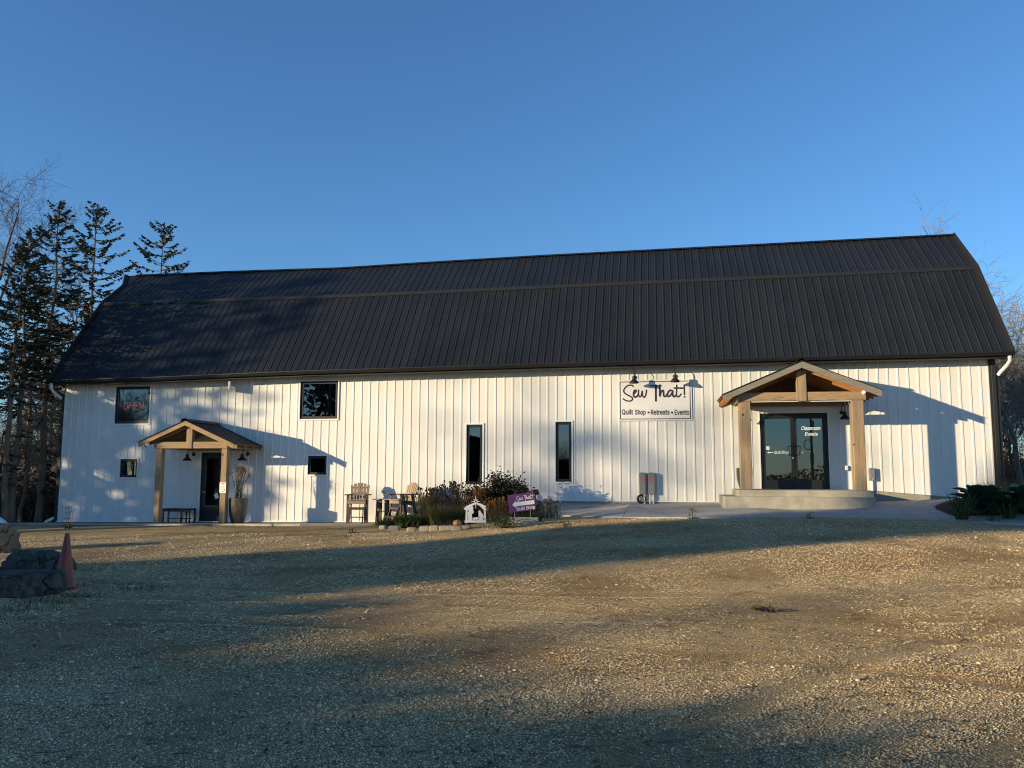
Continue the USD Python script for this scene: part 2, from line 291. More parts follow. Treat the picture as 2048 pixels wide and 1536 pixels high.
def rut(x, y):
    z = 0
    for cx, cy, r in ((-9., -14., 24.), (-9., -14., 25.55), (16., -9., 19.2), (16., -9., 20.75), (4., 34., 23.5), (4., 34., 25.05)):
        d = np.hypot(x - cx, y - cy) - r; z = z - .014 * np.exp(-(d / .13) ** 2) + .007 * np.exp(-((np.abs(d) - .27) / .09) ** 2)
    return z
def gz1(x, y): return float(gz(np.array([x]), np.array([y]))[0])
def GH(x, y, z=0.2):         # the point of the ground seen at a measured point of the photograph
    for _ in range(25): P = G(x, y, z); z = .5 * z + .5 * gz1(P[0], P[1])
    return np.array([P[0], P[1], gz1(P[0], P[1])])
def spread(lo, hi, step, far):
    a = np.arange(lo, hi + 1e-6, step); g = step * 1.35 ** np.arange(1, 40); g = np.cumsum(g); g = g[g < far]
    return np.concatenate([(lo - g)[::-1], a, hi + g])
xs, ys = spread(-14, 16, .12, 900), spread(3, 24, .12, 900)
XX, YY = np.meshgrid(xs, ys); ZZ = gz(XX, YY)
UU, WW = uw(np.stack([XX, YY, 0 * XX], -1))
ZZ = np.where((UU > -1.4) & (UU < 11.8) & (WW > -.2) & (WW < 1.75), np.minimum(ZZ, patio_z(UU, WW) - .08), ZZ)
DEEP = (XX, YY, UU, WW)
nx, ny = len(xs), len(ys); idx = np.arange(nx * ny).reshape(ny, nx)
gf = np.stack([idx[:-1, :-1], idx[:-1, 1:], idx[1:, 1:], idx[1:, :-1]], -1).reshape(-1, 4)
_g = {'p': ('principled_bsdf', {'roughness': 0.92, 'specular_ior_level': 0.15, 'diffuse_roughness': 0.6}), 'g': ('geometry', {}),
      'n1': ('noise_texture', {'scale': 0.5, 'detail': 5, 'roughness': 0.55}), 'r1': ('rgb_ramp', {'ramp': [(0.34, (0.395, 0.265, 0.125)), (0.5, (0.50, 0.362, 0.186)), (0.64, (0.565, 0.435, 0.245))]}),
      'n2': ('voronoi_texture', {'scale': 62.}), 'r2': ('rgb_ramp', {'ramp': [(0.0, (0.50, 0.47, 0.43)), (0.35, (0.84, 0.82, 0.79)), (0.7, (1.14, 1.12, 1.08)), (1.0, (1.55, 1.50, 1.42))]}),
      'n3': ('noise_texture', {'scale': 2.3, 'detail': 6, 'roughness': 0.7}), 'r3': ('rgb_ramp', {'ramp': [(0.30, (0.62, 0.56, 0.50)), (0.46, (1, 1, 1)), (0.7, (1.08, 1.07, 1.05))]}),
      'm1': ('mix', {'mix_type': 'multiply', 'fac': 1.0}), 'm2': ('mix', {'mix_type': 'multiply', 'fac': 1.0}),
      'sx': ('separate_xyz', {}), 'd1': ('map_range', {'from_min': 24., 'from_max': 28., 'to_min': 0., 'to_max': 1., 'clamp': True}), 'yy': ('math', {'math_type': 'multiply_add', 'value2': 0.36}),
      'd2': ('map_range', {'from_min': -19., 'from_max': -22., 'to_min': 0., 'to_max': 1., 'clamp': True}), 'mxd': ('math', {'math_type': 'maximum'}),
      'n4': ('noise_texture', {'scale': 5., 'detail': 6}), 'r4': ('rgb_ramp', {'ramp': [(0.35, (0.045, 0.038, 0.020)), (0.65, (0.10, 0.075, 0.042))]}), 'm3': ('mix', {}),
      'bn': ('noise_texture', {'scale': 38., 'detail': 5, 'roughness': 0.75}), 'ba': ('math', {'math_type': 'subtract'}), 'b': ('bump', {'strength': 1.0, 'distance': 0.035}), 'mp1': ('mapping', {'scale': (0.45, 1.25, 1.0), 'rotation': (0, 0, 0.22)})}
_l = [('g.position', 'mp1.vector'), ('mp1.vector', 'n1.vector'), ('g.position', 'n2.vector'), ('g.position', 'n3.vector'), ('g.position', 'n4.vector'), ('g.position', 'bn.vector'), ('n1.fac', 'r1.fac'), ('n2.color', 'r2.fac'), ('n3.fac', 'r3.fac'),
      ('r1.color', 'm1.color1'), ('r2.color', 'm1.color2'), ('m1.color', 'm2.color1'), ('r3.color', 'm2.color2'), ('g.position', 'sx.vector'), ('sx.x', 'yy.value1'), ('sx.y', 'yy.value3'), ('yy.value', 'd1.value'),
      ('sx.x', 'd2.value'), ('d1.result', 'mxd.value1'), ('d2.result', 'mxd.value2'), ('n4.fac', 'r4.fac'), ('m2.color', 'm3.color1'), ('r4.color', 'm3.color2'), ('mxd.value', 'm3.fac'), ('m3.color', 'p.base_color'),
      ('bn.fac', 'ba.value1'), ('n2.distance', 'ba.value2'), ('ba.value', 'b.height'), ('b.normal', 'p.normal')]
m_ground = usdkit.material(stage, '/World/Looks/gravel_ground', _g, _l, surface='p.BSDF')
apf = [uw(G(*a)) for a in APF]
def apron_z(u, w):
    zf = np.interp(u, [a[0] for a in apf], [c[2] for c in APF]); wf = np.interp(u, [a[0] for a in apf], [a[1] for a in apf])
    t = np.clip(w / np.maximum(wf, .1), 0, 1) ** 2; return wallground(u) * (1 - t) + (zf + .012) * t
wfU = np.interp(UU, [a[0] for a in apf], [a[1] for a in apf])
ZZ = np.where((UU > 16.6) & (UU < 38) & (WW > -.3) & (WW < wfU - .16), np.minimum(ZZ, apron_z(UU, WW) - .09), ZZ)
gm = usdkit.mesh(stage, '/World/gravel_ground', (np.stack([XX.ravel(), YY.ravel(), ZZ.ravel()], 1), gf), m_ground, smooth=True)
setd(gm.GetPrim(), kind='structure', label='tan gravel yard rising towards the white barn', category='ground')

# concrete in front of the left door and the apron before the right porch
def slab(thing_path, name, poly_uw, top, thick, matl, n=None):
    """a slab whose outline is given in (u, w), with a sloping top"""
    tri = trimesh.creation.triangulate_polygon(poly_uw.segmentize(.5) if hasattr(poly_uw, 'segmentize') else poly_uw, engine='earcut')
    v2, f = tri; zt = np.array([top(a, b) for a, b in v2]); k = len(v2)
    vt = np.stack([v2[:, 0], -v2[:, 1], zt], 1); vb = vt - [0, 0, thick]
    ring = np.array(poly_uw.segmentize(.5).exterior.coords)[:-1]; zr = np.array([top(a, b) for a, b in ring])
    rt = np.stack([ring[:, 0], -ring[:, 1], zr], 1); rb = rt - [0, 0, thick]; m = len(ring); i = np.arange(m); j = (i + 1) % m
    mb = MB().add(vt, f); mb.add(np.vstack([rt, rb]), np.stack([i, j, j + m, i + m], -1))
    usdkit.mesh(stage, numbered(thing_path, name), mb.get(), matl)
def setting(name, label, cat):
    x = UsdGeom.Xform.Define(stage, '/World/' + name); x.AddTranslateOp().Set(Gf.Vec3d(*BO)); x.AddRotateZOp().Set(ROTZ)
    setd(x.GetPrim(), kind='structure', label=label, category=cat); return '/World/' + name
pp = setting('concrete_patio', 'low concrete patio along the left end of the barn', 'patio')
for a, b in ((-1.6, .98), (1.0, 4.0), (4.02, 7.6), (7.62, 11.9)):
    front = 1.95
    poly = Polygon([(a, .02), (b, .02), (b, front if b < 8 else (1.9 if b < 11 else 1.1)), ((a + b) / 2, front + .03), (a, front if a > -1 else 1.5)])
    slab(pp, 'slab', poly, lambda u, w: float(patio_z(u, w)), .14, m_concrete)
pa = setting('concrete_apron', 'pale concrete apron sloping down from the right porch to the gravel', 'walkway')
outline = Polygon([apf[0], *apf[1:], (apf[-1][0], 3.2), uw(G(2048, 1027, .76)), uw(G(1905, 1021.5, .80)), uw(G(1868, 1006, .93)), (28.6, .02), (16.9, .02), (16.3, 1.0)]).buffer(0)
cuts = [16.0, 19.55, 22.95, 26.4, 29.6, 33.2, 45]
u0 = 10
sk = lambda u, w: u + .02 * w
for i, c in enumerate(cuts):
    strip = Polygon([(u0 + .012, -1), (c, -1), (c - .25, 9), (u0 + .012 - .25, 9)])
    g = outline.intersection(strip); u0 = c
    for q in getattr(g, 'geoms', [g]):
        if q.area > .05: slab(pa, 'slab', q, lambda u, w: float(apron_z(u, w)), .16, m_concrete)

# ------------------------------------------------------------------ the barn
barn = Thing('barn', 'long white steel-clad barn with a black gambrel roof', 'barn', (0, 0, 0), frame='barn')
BREAK = np.array([(-.2, -1.93, 7.975), (9.28, -1.83, 7.925), (16.46, -1.775, 7.97), (30.15, -1.64, 8.05)])
RIDGE = np.array([(-.64, -3.9, 9.526), (4.1, -3.85, 9.50), (8.46, -3.80, 9.445), (11.19, -3.76, 9.493), (16.19, -3.70, 9.561), (30.07, -3.52, 9.63)])
def line(T, u): return np.array([np.interp(u, T[:, 0], T[:, 1]), np.interp(u, T[:, 0], T[:, 2])])
def P_e(u): return np.array([u, -0.57, eave(u)])
def P_b(u): w, z = line(BREAK, u); return np.array([u, -w, z])
def P_r(u): w, z = line(RIDGE, u); return np.array([u, -w, z])
def fold(p, u): q = p.copy(); q[1] = 2 * P_r(u)[1] - q[1]; return q        # the far slope, mirrored about the ridge
win = {}
def rect(x0, y0, x1, y1): a = W(x0, y0); b = W(x1, y1); return (a[0], b[0], b[1], a[1])
OPEN_ = {'W1': rect(233.6, 773.6, 298, 847), 'S1': rect(242.0, 918.2, 273.6, 954.7), 'W2': rect(602, 763, 675, 837.6), 'S2': rect(616.8, 912, 653, 949.4),
         'T1': rect(933.4, 849.3, 964.5, 969), 'T2': rect(1111.2, 843.8, 1143.5, 963.7)}
dl = rect(404, 905, 447, 1043); DL = (dl[0], 6.23, -0.04 + .0125 * 5.6 + .01, dl[3])
DRr = rect(1519, 827, 1660, 979); FLOOR_Z = W(1590, 979)[1]
DR = (DRr[0], DRr[1], FLOOR_Z, DRr[3])
holes = list(OPEN_.values()) + [DL, (DR[0], DR[1], DR[2], DR[3] + .30)]
UEND = 29.705; PW = (29.498 - .347) / 105
seams = [0.0] + [.347 + PW * i for i in range(-1, 106) if .03 < .347 + PW * i < UEND - .03] + [UEND]
prof = [(0, 0.), (PW - .078, 0.), (PW - .066, .0135), (PW - .020, .0135), (PW - .010, 0.), (PW, 0.)]
for a, b in zip(seams[:-1], seams[1:]):
    first = b - PW                                     # profile is anchored at its right seam
    xsn = sorted({a, b} | {first + x for x, _ in prof if a < first + x < b} | {e for h in holes for e in h[:2] if a < e < b})
    mb = MB(); mb2 = MB(); two = all(any(h[0] < (x0 + x1) / 2 < h[1] for h in holes) for x0, x1 in zip(xsn[:-1], xsn[1:]) if x1 - x0 > 1e-5)
    for x0, x1 in zip(xsn[:-1], xsn[1:]):
        if x1 - x0 < 1e-5: continue
        hx = lambda x: float(np.interp(x - first, [p for p, _ in prof], [q for _, q in prof]))
        mid = (x0 + x1) / 2; iv = [(sid_bottom(mid), eave(mid) - .10)]
        for h in holes:
            if h[0] < mid < h[1]:
                nv = []
                for lo, hi in iv:
                    if h[3] <= lo or h[2] >= hi: nv.append((lo, hi)); continue
                    if h[2] - lo > .01: nv.append((lo, h[2]))
                    if hi - h[3] > .01: nv.append((h[3], hi))
                iv = nv
        for kq, (lo, hi) in enumerate(iv):
            l0 = [sid_bottom(x0 + 1e-4), sid_bottom(x1 - 1e-4)] if lo == sid_bottom(mid) else [lo, lo]
            (mb2 if two and kq else mb).quad((x0, -hx(x0), l0[0]), (x1, -hx(x1), l0[1]), (x1, -hx(x1), hi), (x0, -hx(x0), hi))
    for q_ in (mb, mb2):
        if q_.ok(): barn.part('siding_panel', q_, m_white)
def frieze():      # closed strip behind the soffit
    return MB().box(0, UEND, -.005, .05, 4.6, 4.7)
# foundation
mb = MB()
mb.box(-.02, 12.9, .05, .30, -.5, -.06); barn.part('foundation', mb, m_found)
mb = MB()
for a, b in ((12.9, 14.9), (14.92, 17.4), (17.42, 19.9), (19.92, 22.3)): mb.box(a, b, -.012, .28, -.3, .835)
barn.part('foundation', mb, m_found)
mb = MB(); t = [(25.3, 1.22), (26.46, 1.19), (28.69, 1.015), (29.75, .92)]
pl = Polygon([(25.3, .3)] + t + [(29.75, .3)]); mb.prism(pl, -.28, .012); barn.part('foundation', mb, m_found)
mb = MB()
for a, b in ((0, 12.88), (16.6, 22.28)):
    za, zb = sid_bottom(a), sid_bottom(b); mb.beam((a, -.012, za + .0), (b, -.012, zb + .0), .05, .03)
barn.part('base_trim', mb, m_trim)
# end and back walls
for u, nm in ((0.02, 'gable_wall'), (UEND - .02, 'gable_wall')):
    e, b, r = P_e(u), P_b(u), P_r(u); be, bb = fold(e, u), fold(b, u)
    back_y = 2 * P_r(u)[1]
    poly = Polygon([(0.02, -.6), (0.02, e[2] - .12), (b[1] + .02, b[2] - .10), (r[1], r[2] - .10), (bb[1] - .02, bb[2] - .10), (back_y, e[2] - .12), (back_y, -.6)])
    barn.part(nm, MB().prism(poly, u - .02, u + .02, 'yz'), m_white)
yb = 2 * P_r(15)[1]
barn.part('back_wall', MB().box(0, UEND, 7.72, 7.78, -.6, 5.06), m_white)
barn.part('inner_floor', MB().box(.1, UEND - .1, .3, yb - .1, -.3, -.2), m_inside)
# roof panels with ribs
NR = 124; ua, ub_ = -.17, 30.13; rp = (ub_ - ua) / NR
rprof = [(0.0, 0.), (.055, .004), (.068, .004), (.075, 0.), (.12, 0.), (.127, .004), (.14, .004), (.147, 0.), (rp - .062, 0.), (rp - .044, .021), (rp - .020, .021), (rp - .002, 0.), (rp, 0.)]
def roof_panel(a, lowf, highf, name, nseg=1, u_low=None):
    lo0, hi0 = lowf(a), highf(a)
    v = []
    for x, h in rprof:
        u = a + x; lo, hi = lowf(u), highf(u); s = hi - lo; n = np.cross([1, 0, 0], s); n /= np.linalg.norm(n)
        if n[2] < 0: n = -n
        v += [lo + n * h, hi + n * h]
    k = len(rprof); f = [(2 * i, 2 * i + 2, 2 * i + 3, 2 * i + 1) for i in range(k - 1)]
    barn.part(name, MB().add(v, f), m_roof)
for i in range(NR):
    a = ua + rp * i
    roof_panel(a, P_e, P_b, 'lower_roof_panel')
    hi = P_r
    roof_panel(a, P_b, hi, 'upper_roof_panel')
back = MB()
for f0, f1 in ((lambda u: fold(P_e(u), u), lambda u: fold(P_b(u), u)), (lambda u: fold(P_b(u), u), P_r)):
    for a, b in zip(np.linspace(ua, ub_, 9)[:-1], np.linspace(ua, ub_, 9)[1:]): back.quad(f0(a), f0(b), f1(b), f1(a))
barn.part('back_roof', back, m_roof)
# hay hood: the peak that juts out at the left end
h0 = P_b(ua) + (P_r(ua) - P_b(ua)) * .60; tip = np.array([-.66, 3.9, 9.53]); hb = fold(h0, ua); rr = P_r(ua)
dn = np.array([0, 0, -.06])
hood = MB(); hood.add([h0, rr, tip, hb, h0 + dn, rr + dn, tip + dn, hb + dn], [(0, 1, 2), (2, 1, 3), (4, 6, 5), (6, 7, 5), (0, 2, 6), (0, 6, 4), (2, 3, 7), (2, 7, 6)])
barn.part('hay_hood', hood, m_roof)
# ridge cap, break flashing, rakes, gutter, soffit
def strip(fn, off_a, off_b, us, lift=.006):
    mb = MB()
    for a, b in zip(us[:-1], us[1:]):
        mb.quad(fn(a) + off_a, fn(b) + off_a, fn(b) + off_b, fn(a) + off_b)
    return mb
us = np.linspace(ua - .02, ub_ + .03, 40)
cap = MB()
for a, b in zip(us[:-1], us[1:]):
    for s in (-1, 1):
        p0, p1 = P_r(a) + [0, 0, .045], P_r(b) + [0, 0, .045]; q = np.array([0, s * .14, -.085])
        cap.quad(p0, p1, p1 + q, p0 + q)
barn.part('ridge_cap', cap, m_roof)
fl = MB()
sl = P_b(15) - P_e(15); sl /= np.linalg.norm(sl); su = P_r(15) - P_b(15); su /= np.linalg.norm(su); nl = np.array([0, -sl[2], sl[1]]); nu = np.array([0, -su[2], su[1]])
for a, b in zip(us[:-1], us[1:]):
    o0 = (nl + nu) / np.linalg.norm(nl + nu) * .032
    A0, A1 = P_b(a) + o0, P_b(b) + o0; L0, L1 = P_b(a) - sl * .13 + nl * .027, P_b(b) - sl * .13 + nl * .027; U0, U1 = P_b(a) + su * .05 + nu * .026, P_b(b) + su * .05 + nu * .026
    fl.quad(L0, L1, A1, A0); fl.quad(A0, A1, U1, U0); fl.quad(L0, L1, L1 - nl * .02, L0 - nl * .02)
barn.part('roof_break_flashing', fl, m_dark)
for u in (ua, ub_):
    mb = MB(); s = -1 if u < 0 else 1
    for p, q in ((P_e(u), P_b(u)), (P_b(u), P_r(u) if u > 0 else h0)) + (((h0, tip),) if u < 0 else ()):
        d = q - p; d /= np.linalg.norm(d); n = np.array([0, -d[2], d[1]])
        mb.beam((p + q) / 2 - (q - p) / 2 + n * .0 + [s * .015, 0, 0], q + [s * .015, 0, 0], .05, .16, n)
        mb.beam(p - [s * .05, 0, 0] + n * .024, q - [s * .05, 0, 0] + n * .024, .11, .012, n)
        mb.beam(fold(p, u) + [s * .015, 0, 0], fold(q, u) + [s * .015, 0, 0], .05, .16, n)
    barn.part('rake_trim', mb, m_dark)
gut = MB(); sof = MB(); fas = MB()
gs = np.linspace(-.16, 30.14, 24)
gprof = [(-.56, -.012), (-.72, -.012), (-.72, -.03), (-.705, -.055), (-.685, -.095), (-.67, -.115), (-.56, -.115)]
for a, b in zip(gs[:-1], gs[1:]):
    za, zb = eave(a), eave(b)
    for (y0, d0), (y1, d1) in zip(gprof[:-1], gprof[1:]): gut.quad((a, y0, za + d0), (b, y0, zb + d0), (b, y1, zb + d1), (a, y1, za + d1))
    fas.add([(a, -.545, za - .02), (b, -.545, zb - .02), (b, -.545, zb - .17), (a, -.545, za - .17), (a, -.52, za - .02), (b, -.52, zb - .02), (b, -.52, zb - .17), (a, -.52, za - .17)], [(0, 1, 2, 3), (5, 4, 7, 6), (3, 2, 6, 7)])
    sof.quad((a, -.53, za - .165), (b, -.53, zb - .165), (b, .03, zb - .13), (a, .03, za - .13))
for u in (-.16, 30.14): gut.add([(u, y, eave(u) + d) for y, d in gprof], [(0, i, i + 1) for i in range(1, 6)])
barn.part('gutter', gut, m_black); barn.part('fascia', fas, m_dark); barn.part('soffit', sof, m_soffit)
# corner trims and downspouts
barn.part('corner_trim', MB().cbox(-.09, .03, -.035, .12, -.06, eave(0) - .13, .006), m_black, label='black corner trim')
mb = MB().cbox(UEND - .03, UEND + .035, -.035, -.0, 1.0, eave(UEND) - .13, .006); mb.cbox(UEND + .037, UEND + .15, -.045, .12, 1.0, eave(UEND) - .13, .006)
barn.part('corner_trim', mb, m_dark)
mb = MB().cbox(UEND + .152, UEND + .245, -.01, .09, .95, 4.62, .012); barn.part('downspout', mb, m_dark)
barn.part('downspout_elbow', MB().tube([(UEND + .33, -.60, 4.98), (UEND + .335, -.58, 4.83), (UEND + .31, -.42, 4.72), (UEND + .25, -.14, 4.58), (UEND + .21, -.06, 4.50)], [.052] * 5, 8), m_trim, label='white downspout elbow at the right corner', smooth=40)
barn.part('downspout_elbow', MB().tube([(-.05, -.60, 4.68), (-.06, -.58, 4.50), (-.10, -.42, 4.40), (-.12, -.14, 4.28), (-.08, .10, 4.16)], [.052] * 5, 8), m_trim, label='white downspout elbow at the left corner', smooth=40)
barn.part('downspout', MB().cbox(-.10, -.01, .13, .22, .2, 4.22, .012), m_trim, label='white downspout behind the left corner')
barn.part('downspout_elbow', MB().tube([(-.06, .14, .26), (-.10, .06, .12), (-.22, -.03, .04), (-.34, -.06, -.02), (-.38, -.07, -.06)], [.05] * 5, 8), m_trim, label='white downspout foot at the left corner', smooth=40)
# windows
def window(key, fw, label, dark=False):
    u0, u1, z0, z1 = OPEN_[key]
    mb = MB(); t = .045
    for x0, x1, a, b in ((u0 - t, u0, z0 - t, z1 + t), (u1, u1 + t, z0 - t, z1 + t), (u0, u1, z1, z1 + t), (u0, u1, z0 - t, z0)): mb.box(x0, x1, -.032, .02, a, b)
    wpath = barn.path
    fr = MB()
    for x0, x1, a, b in ((u0, u0 + fw, z0, z1), (u1 - fw, u1, z0, z1), (u0 + fw, u1 - fw, z1 - fw, z1), (u0 + fw, u1 - fw, z0, z0 + fw)): fr.box(x0, x1, .012, .075, a, b)
    for x0, x1, a, b in ((u0, u0 + .03, z0 + .03, z1 - .03), (u1 - .03, u1, z0 + .03, z1 - .03), (u0, u1, z1 - .03, z1), (u0, u1, z0, z0 + .03)): fr.box(x0, x1, -.008, .0118, a, b)
    p = barn.part('window', fr, m_black, label=label)
    barn.part('trim', mb, m_trim, parent=p)
    barn.part('pane', MB().quad((u0 + fw, .036, z0 + fw), (u1 - fw, .036, z0 + fw), (u1 - fw, .036, z1 - fw), (u0 + fw, .036, z1 - fw)), m_glass, parent=p)
window('W1', .10, 'square black window with a red neon sign, upper left'); window('S1', .075, 'small square black window at lower left'); window('W2', .09, 'square black window right of the floodlight')
window('S2', .075, 'small square black window right of the planter'); window('T1', .085, 'tall narrow black window half behind the shrubs'); window('T2', .085, 'tall narrow black window left of the sign')

# right double door
u0, u1, z0, z1 = DR; um = (u0 + u1) / 2
fr = MB(); fr.box(u0, u0 + .055, .0, .10, z0, z1); fr.box(u1 - .055, u1, .0, .10, z0, z1); fr.box(u0 + .055, u1 - .055, .0, .10, z1 - .055, z1)
dd = barn.part('double_door', fr, m_black)
for k, (a, b) in enumerate(((u0 + .06, um - .004), (um + .004, u1 - .06))):
    lf = MB(); sw = .082
    lf.box(a, a + sw, .02, .065, z0 + .01, z1 - .06); lf.box(b - sw, b, .02, .065, z0 + .01, z1 - .06); lf.box(a + sw, b - sw, .02, .065, z1 - .06 - .10, z1 - .06); lf.box(a + sw, b - sw, .02, .065, z0 + .01, z0 + .285)
    barn.part('door_leaf', lf, m_black, parent=dd)
    barn.part('pane', MB().quad((a + sw, .042, z0 + .285), (b - sw, .042, z0 + .285), (b - sw, .042, z1 - .16), (a + sw, .042, z1 - .16)), m_glassd, parent=dd)
    hx = um + (-.16 if k == 0 else .16); zc = W(1590, 901)[1]; q = um + (-.055 if k == 0 else .055)
    barn.part('pull_handle', MB().tube([(q, .02, zc + .13), (q, -.06, zc + .13), ((q + hx) / 2, -.085, zc + .135), (hx, -.075, zc + .12), (hx, -.075, zc - .12), ((q + hx) / 2, -.085, zc - .135), (q, -.06, zc - .13), (q, .02, zc - .13)], [.011] * 8, 6), m_black, parent=dd, smooth=50)
barn.part('lock', MB().lathe([(0, 0), (.022, 0), (.022, .02), (0, .02)], 12).xf(lambda v: np.stack([v[:, 0] + um - .045, -v[:, 2] + .018, v[:, 1] + W(1590, 916)[1]], 1)), m_galv, parent=dd)
barn.part('door_trim', MB().box(u0 - .03, u0 - .001, -.03, .02, z0, z1 + .30).box(u1 + .001, u1 + .03, -.03, .02, z0, z1 + .30).box(u0 - .0005, u1 + .0005, -.012, .02, z1 + .001, z1 + .30), m_trim)
barn.part('threshold', MB().box(u0, u1, -.03, .12, z0 - .015, z0 + .012), m_galv)
def txt(s, h, bold=False, shear=0., width=None, depth=.003):
    m = meshkit.text_mesh(s, h, depth, bold); v = m.vertices.copy(); v[:, 0] -= v[:, 0].min()
    if width: v[:, 0] *= width / v[:, 0].max()
    v[:, 0] += shear * v[:, 1]; return v, m.faces
def wall_text(mb, s, h, u, w, z, **k):
    v, f = txt(s, h, **k); return mb.add(np.stack([u + v[:, 0], -(w + v[:, 2]), z + v[:, 1]], 1), f)
a = W(1602, 862, -.04); b = W(1640, 860, -.04)
barn.part('door_lettering', wall_text(MB(), 'Classroom', .105, a[0], -.040, W(1602, 860, -.04)[1], bold=True, shear=.22, width=b[0] - a[0]), m_print, parent=dd)
a = W(1609.5, 871, -.04); b = W(1635, 871, -.04)
barn.part('door_lettering', wall_text(MB(), 'Events', .105, a[0], -.040, W(1609, 871.5, -.04)[1], bold=True, shear=.22, width=b[0] - a[0]), m_print, parent=dd)
a = W(1548, 907, -.04); b = W(1577, 907, -.04)
barn.part('door_lettering', wall_text(MB(), 'Quilt Shop', .085, a[0], -.040, W(1548, 907.5, -.04)[1], bold=True, shear=.18, width=b[0] - a[0]), m_print, parent=dd)
a = W(1534, 905, -.04); b = W(1546.5, 905, -.04); L = b[0] - a[0]
barn.part('door_arrow', MB().prism(Polygon([(a[0], a[1]), (a[0] + .06, a[1] + .035), (a[0] + .06, a[1] + .013), (b[0], a[1] + .013), (b[0], a[1] - .013), (a[0] + .06, a[1] - .013), (a[0] + .06, a[1] - .035)]), -.040, -.037), m_print, parent=dd)
a = W(1532, 900, -.04); barn.part('door_notice', MB().box(a[0], a[0] + .10, .037, .040, a[1], a[1] + .11), m_print, parent=dd)
a = W(1603, 908, -.04)
for i, (dx, dz, l_) in enumerate(((0, .06, .05), (0, .03, .055), (0, 0, .04))): barn.part('door_small_print', MB().box(a[0], a[0] + l_, .038, .040, a[1] + dz, a[1] + dz + .008), m_print, parent=dd)

# left door
u0, u1, z0, z1 = DL
fr = MB(); fr.box(u0, u0 + .05, .0, .1, z0, z1); fr.box(u1 - .05, u1, .0, .1, z0, z1); fr.box(u0 + .05, u1 - .05, .0, .1, z1 - .05, z1)
sd = barn.part('shop_door', fr, m_black)
lf = MB(); lf.box(u0 + .055, u0 + .18, .02, .065, z0 + .01, z1 - .055); lf.box(u1 - .18, u1 - .055, .02, .065, z0 + .01, z1 - .055); lf.box(u0 + .18, u1 - .18, .02, .065, z1 - .2, z1 - .055); lf.box(u0 + .18, u1 - .18, .02, .065, z0 + .01, z0 + .55)
barn.part('door_leaf', lf, m_black, parent=sd)
barn.part('pane', MB().quad((u0 + .18, .045, z0 + .55), (u1 - .18, .045, z0 + .55), (u1 - .18, .045, z1 - .2), (u0 + .18, .045, z1 - .2)), m_glass, parent=sd)
barn.part('handle', MB().tube([(u0 + .12, .02, z0 + .98), (u0 + .12, -.05, z0 + .98), (u0 + .24, -.055, z0 + .97)], [.012, .012, .01], 8).lathe([(0, -.0), (.03, 0), (.03, .012), (0, .012)], 12, (0, 0, 0)).xf(lambda v: v) if False else MB().tube([(u0 + .12, .02, z0 + .98), (u0 + .12, -.05, z0 + .98), (u0 + .24, -.055, z0 + .97)], [.012, .012, .01], 8), m_galv, parent=sd)
barn.part('door_trim', MB().box(u0 - .05, u0 - .001, -.03, .02, z0, z1 + .06).box(u1 + .001, u1 + .05, -.03, .02, z0, z1 + .06).box(u0 - .0005, u1 + .0005, -.028, .02, z1 + .001, z1 + .06), m_trim)

